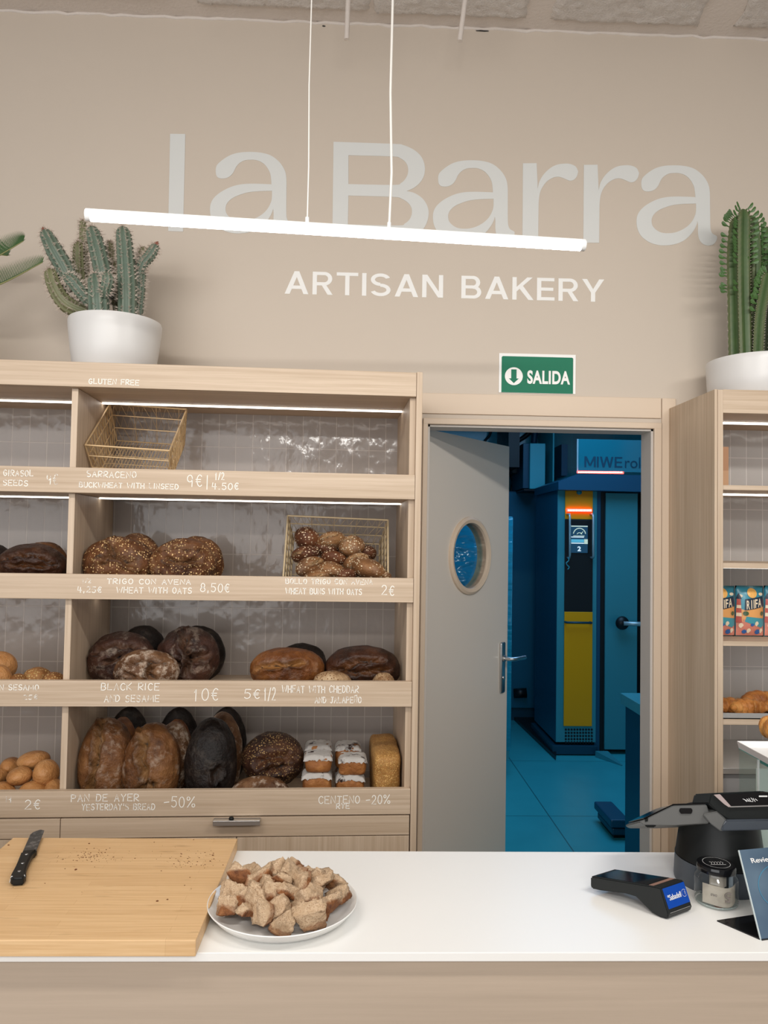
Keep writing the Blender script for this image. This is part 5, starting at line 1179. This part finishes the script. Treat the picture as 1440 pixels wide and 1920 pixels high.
# glass display with tray and croissant at the right end of the counter
def croissant_mesh(L, r, bend, segs=7, n=20):
    bm = bmesh.new(); lo = bm.verts.layers.float.new('open'); lb = bm.verts.layers.float.new('burnt_and_cut'); rings = []; N = segs*8
    for i in range(N+1):
        f_ = i/N; a = (f_-.5)*bend; Rb = L/bend if bend > .01 else 1e3; c = Vector((Rb*sin(a), Rb*(1-cos(a)), 0)); tn = Vector((cos(a), sin(a), 0)); sd = Vector((-sin(a), cos(a), 0))
        env = math.sin(pi*min(1, max(0, f_*.96+.02)))**.75; g_ = abs(f_-.5)*2; st = (g_*segs/2) % 1.0
        rr = r*env*(1-.26*(st**2.0)); q = []
        for k in range(n):
            th = 2*pi*k/n; p = c+(sd*cos(th)*1.05+Vector((0, 0, 1))*sin(th)*.92)*rr*(1+.05*noise.noise(Vector((i*.2, cos(th)*2, sin(th)*2)))); p.z = max(p.z, -r*.68)
            v = bm.verts.new(p); v[lo] = min(1, max(0, (st-.70)*3.2)); q.append(v)
        rings.append(q)
    for A, B_ in zip(rings, rings[1:]):
        for k in range(n): bm.faces.new((A[k], A[(k+1) % n], B_[(k+1) % n], B_[k]))
    bm.faces.new(rings[0][::-1]); bm.faces.new(rings[-1]); bmesh.ops.recalc_face_normals(bm, faces=bm.faces[:])
    me = bpy.data.meshes.new('croissant'); bm.to_mesh(me); bm.free()
    for p in me.polygons: p.use_smooth = True
    me.materials.append(C['crois']); return me
CRM = croissant_mesh(.19, .040, 1.7)
def croissant(loc, rz_, label, s_=1, group=None):
    o = bpy.data.objects.new('croissant', CRM); COL.objects.link(o); o.location = loc; o.rotation_euler = (0, 0, rz_); o.scale = (s_, s_, s_); return tag(o, label, 'croissant', group)
gy = 1.828
g0 = PY(1422, 1424, gy)
gc = empty('glass_display_case', (g0.x, gy, CT), 0, 'clear glass display case with teal glass edges at the right counter end', 'display case')
gh = g0.z-CT; gw_ = .38; gdp = .094
pane = glass('case_glass', (.93, .97, .96), .02); edge = plain('glass_edge_teal', (.03, .30, .26), .15); edge_w = plain('glass_edge_pale', (.72, .76, .74), .2)
for nm, bx_ in (('front_pane', (0, gw_, 0, .005, 0, gh)), ('side_pane', (0, .005, .005, gdp, 0, gh)), ('back_pane', (0, gw_, gdp-.005, gdp, 0, gh)), ('top_pane', (0, gw_, 0, gdp, gh, gh+.006))):
    b = MB(); b.box(*bx_); b.build(nm, pane, gc)
b = MB(); b.box(-.0006, .0022, -.0006, .005, 0, gh); b.build('front_edge', edge_w, gc)
b = MB(); b.box(-.001, gw_, -.001, .0, gh, gh+.006); b.box(-.001, .0, 0, gdp, gh, gh+.006); b.build('top_edge', edge, gc)
b = MB(); b.box(.022, .34, .05, .054, .0, gh*.86, .0005)
tag(b.build('menu_card', plain('white_card', (.80, .82, .78), .6), loc=(g0.x, gy, CT)), 'white card standing inside the glass display case', 'card')
tz = CT+gh+.022
ty0 = PZ(1387, 1392, tz+.014); tyb = PZ(1381, 1385, tz+.014); ty1 = PZ(1462, 1432, tz+.014)
td = (ty1-ty0); td.z = 0; ta = math.atan2(td.y, td.x)
b = MB(); b.box(.07, .30, .012, .15, -.0145, -.0005, .001); rs_ = b.build('display_riser', plain('teal_acrylic', (.02, .20, .17), .2), loc=(ty0.x, ty0.y, tz)); rs_.rotation_euler = (0, 0, ta); tag(rs_, 'teal slab on the glass case under the tray', 'riser')
tr = empty('pastry_tray', (ty0.x, ty0.y, tz), ta, 'white metal tray with a folded lip on top of the glass case', 'tray')
b = MB(); b.box(0, .34, 0, .26, 0, .002); b.build('tray_base', M['white'], tr)
b = MB(); b.hexa([(0, -.002, 0), (.34, -.002, 0), (.34, 0, 0), (0, 0, 0), (-.002, -.006, .016), (.342, -.006, .016), (.342, -.004, .016), (-.002, -.004, .016)]); b.build('front_lip', plain('lip_grey', (.52, .48, .46), .45), tr)
b = MB(); b.hexa([(0, 0, 0), (.002, 0, 0), (.002, .26, 0), (0, .26, 0), (-.006, -.003, .016), (-.004, -.003, .016), (-.004, .26, .016), (-.006, .26, .016)]); b.build('side_lip', M['white'], tr)
cq = PY(1447, 1383, ty0.y+.055)
croissant(Vector((cq.x+.022, cq.y, tz+.002+.040*.68*1.06)), R(-80), 'large croissant on the white tray above the glass case', .95)

# ================================================================== THINGS ON THE PASTRY SHELF
zs4 = rz(1350)
b = MB(); b.box(0, .7, 0, .30, 0, .003); 
tx = PY(1356.5, 1345, RY+.012).x
st = empty('baking_tray', (xr1+.002, RY+.012, zs4+.0005), 0, 'shallow metal tray under the croissants on the pastry shelf', 'tray'); b.build('tray_base', M['alu'], st)
b = MB(); b.box(0, .7, 0, .002, 0, rz(1339)-zs4); b.build('front_lip', M['alu'], st)
gcr = 'croissants on the metal tray'
sz = PY(1407, 1310, RY+.08)
for px, dy, rot, s_, lab in ((1407, .065, 180, .52, 'croissant in front on the metal tray, nearest the checkout stand'), (1352, .085, 165, .50, 'croissant half hidden by the shelf side on the metal tray'), (1428, .15, 190, .62, 'croissant behind the front croissant on the metal tray'), (1470, .075, 180, .55, 'croissant on the metal tray at the edge of the photo')):
    p = PY(px, 1320, RY+dy); croissant(Vector((max(p.x, xr1+.075), RY+dy+.02, zs4+.004+.040*.68*s_*1.5)), R(rot), lab, s_*1.5, gcr)
# snack bags
art = [('sky', (.05, .28, .38)), ('sun', (.85, .45, .12)), ('sand', (.75, .36, .12)), ('sea', (.06, .30, .36)), ('red', (.48, .10, .08)), ('cream', (.80, .66, .48)), ('navy', (.02, .035, .06)), ('coral', (.62, .22, .16)), ('green', (.05, .10, .04)), ('blue', (.03, .12, .35))]
AM = {k: plain('print_'+k, c, .28) for k, c in art}
zs3 = rz(1203)
def bag(px0, px1, label):
    x0, x1 = PY(px0, 1180, RY+.14).x, PY(px1, 1180, RY+.14).x; w = x1-x0; hh = PY(px0, 1098, RY+.14).z-zs3; d = .045
    o = empty('snack_bag', ((x0+x1)/2, RY+.14, zs3+.0005), 0, label, 'snack bag', 'printed snack bags')
    def front(s, r, k=0):
        bul = (1-abs(2*s-1)**2.2)*(1-abs(2*r-1)**3.5); return Vector(((s-.5)*w, -d*.5*bul-k*.0007*(1+0*bul)-.0004*k, r*hh))
    b = MB(); n = 14; F_ = [[b.bm.verts.new(front(i/n, j/n)) for j in range(n+1)] for i in range(n+1)]; B_ = [[b.bm.verts.new(Vector((front(i/n, j/n).x, -front(i/n, j/n).y, front(i/n, j/n).z))) for j in range(n+1)] for i in range(n+1)]
    for i in range(n):
        for j in range(n): b.bm.faces.new((F_[i][j], F_[i+1][j], F_[i+1][j+1], F_[i][j+1])); b.bm.faces.new((B_[i][j], B_[i][j+1], B_[i+1][j+1], B_[i+1][j]))
    bmesh.ops.remove_doubles(b.bm, verts=b.bm.verts[:], dist=.0003); bag_ = b.build('bag', AM['sky'], o, True)
    def art_(name, mat, polys, k):
        b = MB()
        for pl in polys:
            c = (sum(p[0] for p in pl)/len(pl), sum(p[1] for p in pl)/len(pl)); todo = [(c, pl[i], pl[(i+1) % len(pl)]) for i in range(len(pl))]
            while todo:
                tri = todo.pop(); ln = [math.hypot(tri[i][0]-tri[i-1][0], tri[i][1]-tri[i-1][1]) for i in range(3)]; w_ = ln.index(max(ln))
                if ln[w_] > .11:
                    a_, e_, o_ = tri[w_-1], tri[w_], tri[(w_+1) % 3]; m_ = ((a_[0]+e_[0])/2, (a_[1]+e_[1])/2); todo += [(a_, m_, o_), (m_, e_, o_)]
                else: b.bm.faces.new([b.bm.verts.new(front(*p, k)) for p in tri])
        return b.build(name, AM[mat], bag_)
    disc = lambda x, y, r, q=1.0: [(x+r*cos(k*pi/8), y+r*q*sin(k*pi/8)) for k in range(16)]
    asp = w/hh
    art_('print_ground', 'coral', [[(.02, .02), (.98, .02), (.98, .34), (.02, .34)]], 1); art_('print_sand', 'sand', [[(.02, .30), (.98, .30), (.98, .60), (.3, .52), (.02, .56)]], 1)
    art_('print_sea', 'sea', [[(.25, .30), (.85, .18), (.98, .22), (.98, .36), (.3, .40)]], 2); art_('print_sun', 'sun', [disc(.52, .86, .17, asp)], 2)
    art_('print_cloud', 'cream', [disc(.12, .80, .08, .4), disc(.85, .84, .09, .35)], 2)
    art_('print_waves', 'cream', [[(x_+.07*cos(a_)+.0, y_+.05*sin(a_)) for a_ in [k*pi/6 for k in range(10)]] for x_, y_ in ((.15, .22), (.4, .12), (.66, .26), (.86, .12))], 3)
    art_('print_wave_dark', 'blue', [disc(.26, .10, .08, .5), disc(.72, .10, .10, .5), disc(.5, .24, .06, .5)], 3)
    art_('print_trees', 'green', [disc(.28, .46, .09, .5), disc(.88, .46, .07, .6)], 3)
    art_('print_tower', 'red', [[(.00, .28), (.16, .28), (.13, .74), (.03, .74)]], 4); art_('print_tower_band', 'cream', [[(.01, .40), (.15, .40), (.145, .47), (.015, .47)], [(.02, .56), (.14, .56), (.135, .62), (.025, .62)]], 5); art_('print_tower_top', 'navy', [[(-.0, .74), (.16, .74), (.13, .80), (.08, .86), (.03, .80)]], 4)
    art_('print_word_back', 'navy', [[(.24, .52), (.96, .60), (.90, .80), (.26, .74)]], 4)
    for i, (ch, x_) in enumerate((('R', .34), ('I', .45), ('I', .53), ('F', .62), ('A', .76))):
        me = text_mesh(ch, .03 if ch == 'I' else (.16 if ch == 'A' else .10), .17, off=.02, ext=0)
        for v in me.vertices: s_, r_ = x_+v.co.x, .645+v.co.y+(x_-.5)*.10; v.co = front(s_, r_, 5.5)
        link_mesh('print_letter', me, AM['cream'], bag_)
    return o
bag(1322, 1377, 'colourful snack bag half hidden by the shelf side'); bag(1378, 1431, 'colourful snack bag with a full beach picture, middle of the row'); bag(1432, 1486, 'colourful snack bag cut off by the edge of the photo')
# carton on the top row
cq0, cq1 = PY(1340, 880, RY+.20), PY(1366.5, 880, RY+.20)
bx = empty('cardboard_box', (cq0.x, RY+.20, rz(910)+.0005), 0, 'brown cardboard box behind the shelf side, top pastry row', 'box')
hb = PY(1362, 838, RY+.2).z-rz(910); xw = max(cq1.x-(xr1+.002), .01)
bx.location.x = xr1+.001
b = MB(); b.box(0, xw, 0, .14, 0, hb*.44); b.build('carton_bottom', plain('carton_light', (.55, .33, .19), .7), bx); b = MB(); b.box(0, xw, .0, .14, hb*.44, hb); b.build('carton_top', plain('carton_brown', (.46, .25, .14), .7), bx)

# ================================================================== THE KITCHEN BEYOND THE DOOR
KY = 7.6
KW = paint('kitchen_wall_teal_cast', (.02, .28, .34), .45, .05, 1.5)  # teal cast of the kitchen light is put into the wall colours
b = MB(); b.box(-1.5, 4.0, KY, KY+.1, 0, 3.6); struct(b.build('wall_kitchen_back', tiles('kitchen_tile', (.018, .28, .35), .42, .32, 0, 3, .03)), 'kitchen back wall tinted with teal light')
b = MB(); b.box(-1.6, -1.5, WY+.1, KY, 0, 3.6); struct(b.build('wall_kitchen_left', KW))
b = MB(); b.box(4.0, 4.1, WY+.1, KY, 0, 3.6); struct(b.build('wall_kitchen_right', KW))
b = MB(); b.box(-1.6, 4.1, WY+.1, KY+.1, 3.5, 3.6); struct(b.build('ceiling_kitchen', KW))
b = MB(); b.box(-1.6, 4.1, WY+.0005, KY+.1, -.1, 0)
t = NT('kitchen_floor'); c0 = t.coord(); br = t.add('ShaderNodeTexBrick', {'Vector': c0, 'Color1': (.035, .42, .48, 1), 'Color2': (.04, .45, .50, 1), 'Mortar': (.01, .10, .13, 1), 'Scale': 1, 'Mortar Size': .004, 'Bias': 0, 'Brick Width': 1.2, 'Row Height': 1.2}, offset=0)  # floor colours carry the same teal light cast
n = t.noise(c0, 3, 5, .6); t.set(Base_Color=t.mix(.25, br.outputs['Color'], t.ramp(n, [(.3, (.02, .28, .33)), (.7, (.06, .50, .55))])), Roughness=.35); struct(b.build('floor_kitchen', t.m), 'tiled kitchen floor')
KS = plain('kitchen_steel', (.05, .34, .40), .38, .2); KD = plain('kitchen_dark_blue', (.006, .07, .12), .4, .2); KB = plain('kitchen_black', (.006, .010, .012), .4); KYE = plain('yellow_panel', (.95, .40, .0), .4); KN = plain('navy_side', (.006, .08, .15), .4)  # steel and panels also hold the teal light cast in their base colours
redled = plain('red_led', (1, .1, .08), .5, emit=(1, .06, .05), estr=4.5); redcore = plain('red_led_dot', (1, .5, .45), .5, emit=(1, .42, .36), estr=5)
Yo = 6.17
def ko(px, py, y=Yo): return PY(px, py, y)
ov = empty('oven', (ko(1085, 1400).x, Yo, 0), 0, 'tall steel rack oven with a yellow control column, seen through the doorway', 'oven')
OX = ov.location.x
def ob(name, mat, px0, py0, px1, py1, y0, y1, par=ov, bev=.003, base=None):
    a, c = PY(px0, py0, y0), PY(px1, py1, y0); b = MB(); b.box(a.x-OX, c.x-OX, y0-Yo, y1-Yo, (c.z if base is None else base), a.z, bev); return b.build(name, mat, par)
col = ob('control_column', KS, 1046, 915, 1117, 1398, Yo, Yo+.75, base=.10)
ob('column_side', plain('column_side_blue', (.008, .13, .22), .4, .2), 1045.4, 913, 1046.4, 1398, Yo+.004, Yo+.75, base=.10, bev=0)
ob('column_edge', KN, 1117, 915, 1124, 1415, Yo+.01, Yo+.75, base=.02)
ob('plinth', KD, 1036, 1398, 1120, 1416, Yo-.02, Yo+.75, base=.01)
ob('yellow_top_panel', KYE, 1060, 920, 1111.5, 974, Yo-.012, Yo, col)
ob('yellow_lower_panel', KYE, 1058.5, 1147, 1110, 1362, Yo-.012, Yo, col)
ob('black_panel', KB, 1059.5, 974, 1111, 1147, Yo-.010, Yo, col)
led = ob('red_light_bar', redled, 1063, 953.5, 1110, 960, Yo-.03, Yo-.012, ov)
b = MB()
for k in range(15): p = PY(1066+3*k, 956.8, Yo-.031); b.box(p.x-OX-.0045, p.x-OX+.0045, p.y-Yo-.001, p.y-Yo+.002, p.z-.007, p.z+.007, .002)
b.build('light_dots', redcore, led)
scr = ob('screen', plain('screen_navy', (.01, .05, .09), .3, emit=(.03, .12, .22), estr=.35), 1070, 985, 1102, 1037, Yo-.018, Yo-.010, col)
lit = plain('screen_light', (.5, .6, .5), .4, emit=(.62, .72, .55), estr=.7); lit2 = plain('screen_cyan', (.1, .4, .5), .4, emit=(.10, .45, .62), estr=.7); litw = plain('screen_white', (.7, .8, .8), .4, emit=(.75, .85, .9), estr=.9)
for px0, py0, px1, py1, m_ in ((1071, 985.5, 1102, 988, lit), (1071, 1011, 1095, 1017, lit2), (1095.5, 1011, 1102, 1020, lit), (1071, 1017.5, 1095, 1019.5, litw), (1075, 1004, 1096, 1005.5, lit), (1071, 1006, 1095, 1008, litw)): ob('screen_bar', m_, px0, py0, px1, py1, Yo-.0195, Yo-.018, scr, 0)
b = MB(); c = PY(1086.5, 1002, Yo-.02)
for r_, w_ in ((11.5*Yo/F, .007), (4.5*Yo/F, .005)): b.ribbon([(c.x-OX+r_*cos(a_), -.0205, c.z+r_*sin(a_)*(1 if w_ > .006 else .7)) for a_ in [R(10+8*k) for k in range(21)]], w_, (0, -1, 0))
b.ribbon([(c.x-OX+.012, -.0205, c.z+.005), (c.x-OX+.028, -.0205, c.z+.022)], .005, (0, -1, 0)); b.build('dial', lit, scr)
p = PY(1086, 1029, Yo-.02); put_text('screen_number', '2', litw, scr, (p.x-OX, -.0205, p.z), (1, 0, 0), (0, 0, 1), 6.5*Yo/F, 9*Yo/F, off=.03)
for px in (1068.5, 1112.5):
    a, c = PY(px, 964, Yo-.06), PY(px, 1046, Yo-.06); b = MB(); b.tube([(a.x-OX-.01, 0, a.z), (a.x-OX, -.05, a.z), (a.x-OX, -.06, a.z-.02), (c.x-OX, -.06, c.z+.02), (c.x-OX, -.05, c.z), (c.x-OX-.005, 0, c.z)], .009, 8); b.build('upright_handle', plain('handle_steel', (.45, .6, .62), .3, .5), ov, True)
c = PY(1065, 1053, Yo-.06); b = MB(); b.tube([(c.x-OX+.012*sin(k*.55)*(1+.3*cos(k)), -.05, c.z+.03-k*.0055) for k in range(18)], .005, 6); b.build('hook', KS, ov, True)
a, c = PY(1062, 1167, Yo-.05), PY(1109, 1167, Yo-.05); b = MB(); b.tube([(a.x-OX, -.01, a.z), (a.x-OX, -.06, a.z), (c.x-OX, -.06, a.z), (c.x-OX, -.01, a.z)], .009, 8); b.build('towel_bar', KD, ov, True)
b = MB()
for i in range(10):
    for j in range(5): p = PY(1061+5.4*i, 1368+6*j, Yo-.002); b.tube([(p.x-OX, .0, p.z), (p.x-OX, -.003, p.z)], .009, 8)
b.build('vent_holes', KB, ov)
p = PY(1086, 923, Yo-.02); b = MB(); b.tube([(p.x-OX, -.03, p.z), (p.x-OX, .0, p.z)], .02, 14); b.build('alarm_lamp', KS, ov, True)
ob('door_recess', KB, 1124, 915, 1136, 1412, Yo+.04, Yo+.75, base=.02); ob('oven_body', KB, 1136, 905, 1330, 1412, Yo+.10, Yo+.76, base=.01)
od = ob('oven_door', KS, 1136, 924, 1194, 1411, Yo+.02, Yo+.10, base=.04); ob('oven_door', KS, 1209, 922, 1320, 1411, Yo+.02, Yo+.10, base=.04)
hp_ = PY(1166, 1168, Yo-.04); b = MB(); b.lathe([(0, -.03), (.045, -.025), (.055, 0), (.045, .03), (0, .035)], 20, M=Matrix.Translation((hp_.x-OX, -.05, hp_.z)) @ Matrix.Rotation(pi/2, 4, 'X')); dh = b.build('door_handle', KB, od, True)
b = MB(); b.tube([(hp_.x-OX, -.08, hp_.z), (hp_.x-OX+.25, -.085, hp_.z-.005)], .018, 10); b.build('handle_bar', plain('bar_steel', (.5, .62, .63), .3, .5), dh, True)
# hood with the sloping end
a0, a1, a2, a3 = ko(1047, 918, Yo-.10), ko(1047, 903, Yo-.10), ko(1083, 889, Yo-.10), ko(1330, 893, Yo-.10); a4 = ko(1330, 925, Yo-.10)
b = MB(); P_ = [(p.x-OX, p.z) for p in (a0, a1, a2, a3, a4)]; b.prism(P_, lambda x, z, d: Vector((x, -.10+d, z)), .84); b.build('hood', KN, ov)
gp = ob('hood_glass', plain('hood_glass_panel', (.012, .20, .26), .12), 1083, 823, 1330, 887, Yo-.05, Yo-.035, ov, .001)
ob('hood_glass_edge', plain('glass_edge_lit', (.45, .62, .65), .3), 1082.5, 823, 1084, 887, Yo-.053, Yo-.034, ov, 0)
a, c = PY(1096, 855.5, Yo-.053), PY(1167, 877, Yo-.053); bold_word('MIWE', 'maker_letter', KD, gp, a.x-OX, c.x-OX, (a.z+c.z)/2, a.z-c.z, -.0505, gap=.10)
a, c = PY(1172, 857, Yo-.053), PY(1217, 878, Yo-.053); put_text('model_word', 'roll-in', KD, gp, ((a.x+c.x)/2+.04-OX, -.053, (a.z+c.z)/2), (1, 0, 0), (0, 0, 1), c.x-a.x+.08, a.z-c.z, off=-.004)
led = ob('red_light_bar', redled, 1083, 882.5, 1170, 888.5, Yo-.075, Yo-.052, ov)
b = MB()
for k in range(28): p = PY(1085+3*k, 885.5, Yo-.077); b.box(p.x-OX-.0045, p.x-OX+.0045, p.y-Yo-.001, p.y-Yo+.002, p.z-.006, p.z+.006, .002)
b.build('light_dots', redcore, led)
ob('hood_rail', KS, 1170, 884, 1330, 888, Yo-.07, Yo-.05, ov, 0)
# cold room front left of the oven
Yc = 7.35
a, c = PY(962, 921, Yc), PY(1052, 1341, Yc)
fr = empty('cold_cabinet', ((a.x+c.x)/2, Yc, 0), 0, 'tall blue steel cabinet standing left of the oven against the kitchen wall', 'cabinet')
b = MB(); b.box(-.62, (c.x-a.x)/2, 0, .24, .0, a.z); b.build('cabinet_body', KD, fr)
b = MB(); b.box(-.30, (c.x-a.x)/2-.004, -.02, 0, .12, a.z-.01, .004); dd = b.build('cabinet_door', plain('blue_steel', (.008, .15, .25), .4, .2), fr)
p = PY(975, 1300, Yc-.03); b = MB(); b.tube([(p.x-fr.location.x-.06, -.03, p.z), (p.x-fr.location.x+.06, -.05, p.z+.01)], .045, 10); b.build('door_handle', KB, dd, True)
pts = [PZ(958, 1345, .0), PZ(1042, 1426, .0), PZ(1052, 1345, .0), PZ(1000, 1330, .0)]  # outline of a thin black slab laid flat on the floor
b = MB(); b.prism([(q.x, q.y) for q in pts], lambda x, y, d: Vector((x, y, .001+d)), .03); tag(b.build('floor_slab', KB), 'black wedge-shaped slab on the floor before the blue cabinet', 'mat')
# electrical box, switch, pipes and cables on the wall
Yb = KY-.02
def kb(name, mat, px0, py0, px1, py1, y0, y1, parent=None, o=Vector((0, 0, 0)), bev=.004):
    a, c = PY(px0, py0, y0)-o, PY(px1, py1, y0)-o; b = MB(); b.box(a.x, c.x, y0-o.y, y1-o.y, c.z, a.z, bev); return b.build(name, mat, parent)
o_ = Vector((PY(1008, 918, 7.0).x, 7.0, PY(1008, 918, 7.0).z)); eb = empty('switch_cabinet', o_, 0, 'pale teal-tinted metal switch cabinet on the wall above the blue cabinet', 'electrical box')
kb('housing', KD, 981, 831, 995, 916, 7.02, KY, eb, o_); kb('cover', plain('cabinet_cover', (.05, .46, .54), .4), 994, 831, 1022, 917, 6.98, KY-.02, eb, o_); kb('lower_rail', KB, 982, 917, 1022, 921, 6.99, KY, eb, o_)
o_ = Vector((PY(969, 878, 7.3).x, 7.3, PY(969, 878, 7.3).z)); sb = empty('wall_socket', o_, 0, 'small black socket box beside the teal-tinted switch cabinet', 'socket'); kb('socket_box', KB, 960, 868, 981, 888, 7.3, KY, sb, o_); b = MB(); b.tube([(-.0+.06*cos(a_), -.02, .06*sin(a_)) for a_ in [R(-70+14*k) for k in range(11)]], .007, 6); b.build('cable_loop', KS, sb, True)
b = MB(); a, c = PY(954, 795, 7.0), PY(974, 872, 7.0); b.box(a.x, c.x, 7.0, KY, c.z-.02, a.z+.3); tag(b.build('air_duct', KB), 'dark vertical duct behind the top of the door', 'duct')
def cable(pts, r_, lab, mat=None):
    b = MB(); b.tube(cat_rom([PY(px, py, Yb-.04) for px, py in pts], 6), r_, 8); tag(b.build('wall_cable', mat or KB, smooth=True), lab, 'cable')
cable([(1020, 780), (1003, 800), (985, 818), (970, 828), (958, 842)], .022, 'thick black cable running slanted above the teal-tinted switch cabinet'); cable([(980, 838), (965, 850), (955, 866), (958, 890), (962, 905), (957, 925), (952, 960)], .014, 'thin dark cable hanging down beside the door edge')
cable([(920, 785), (922, 800), (918, 816), (910, 826), (905, 840)], .012, 'short dark cable hanging above the open door'); cable([(1010, 780), (1004, 808), (1001, 832)], .03, 'blue pipe entering the switch cabinet from above', KN)
kb('wall_strip', plain('pale_strip', (.03, .40, .46), .4), 1037, 780, 1039, 925, 7.0, KY); tag(bpy.data.objects['wall_strip'], 'pale upright strip on the wall between switch cabinet and oven', 'strip')
b = MB(); a, c = PY(1053, 833, 7.2), PY(1064, 892, 7.2); b.box(a.x, c.x, 7.2, KY, c.z, a.z); tag(b.build('vent_pipe', KN), 'dark blue pipe rising behind the oven hood', 'pipe')
# film-wrapped rack behind the door
xr_ = PY(960, 1200, 5.6).x
rk = empty('wrapped_rack', (xr_-.3, 5.6, 0), 0, 'film-wrapped bakery rack on black castors, mostly behind the open door', 'rack')
b = MB()
for z in [.22+.2*k for k in range(9)]: b.box(-.30, .285, 0, .5, z, z+.02)
for x in (-.30, .26):
    for y in (0, .47): b.box(x, x+.025, y, y+.025, .12, 1.85)
b.build('rack_frame', KS, rk)
t = NT('plastic_film'); v = t.coord((1, 1, 2.2)); n = t.noise(v, 3.5, 3, .5); t.set(Base_Color=(.02, .32, .45, 1), Roughness=.12, Metallic=.0); t.bump(n, .8, .04); t.b.inputs['Specular IOR Level'].default_value = .9
b = MB(); b.box(-.304, .30, -.006, .505, .18, 1.87, .01); b.build('film_wrap', t.m, rk, True, angle=40)
for x in (-.26, .24):
    for y in (.04, .46): b = MB(); b.lathe([(0, -.015), (.05, -.015), (.055, 0), (.05, .015), (0, .015)], 16, M=Matrix.Translation((x, y, .055)) @ Matrix.Rotation(pi/2, 4, 'Y')); b.build('castor', KB, rk, True)
# steel worktable on the right
tx0 = PZ(1163, 1299, .9); tq = PZ(1226, 1338, .86)
wt = empty('worktable', (tx0.x, tx0.y, 0), 0, 'steel topped worktable at the right side of the kitchen doorway', 'table')
b = MB(); b.box(0, 1.2, -1.05, 0, .845, .9, .003); b.build('tabletop', plain('table_steel', (.10, .50, .58), .28, .3), wt)
b = MB(); b.box(.03, 1.18, -1.02, -.02, .06, .845); b.build('cupboard_body', KB, wt)
b = MB(); b.box(.022, .03, -1.0, -.02, .07, .845); b.build('side_panel', KN, wt)
for x in (.025, 1.15):
    for y in (-1.0, -.05): b = MB(); b.box(x, x+.04, y, y+.04, 0, .845); b.build('leg', KD, wt)
q0 = PZ(1152, 1566, 0.03)
b = MB(); b.box(-.02, .09, 0, .32, .07, .115, .008); sc0 = empty('floor_scale', (q0.x, q0.y, 0), 0, 'low dark stacked platform on the floor beside the worktable', 'platform'); b.build('upper_plate', KN, sc0); b = MB(); b.box(-.005, .10, .02, .3, .02, .06, .008); b.build('lower_plate', KD, sc0); b = MB(); b.box(.01, .1, .04, .28, 0, .02); b.build('platform_feet', KB, sc0)
a = PZ(1128, 1420, 0); b = MB(); b.hexa([(a.x-.05, a.y, 0.001), (a.x+.05, a.y, .001), (a.x+.09, a.y-.22, .001), (a.x+.08, a.y-.23, .001), (a.x-.05, a.y, .05), (a.x+.05, a.y, .05), (a.x+.09, a.y-.22, .006), (a.x+.08, a.y-.23, .006)]); tag(b.build('door_wedge', KS), 'pale wedge on the kitchen floor in front of the oven', 'wedge')
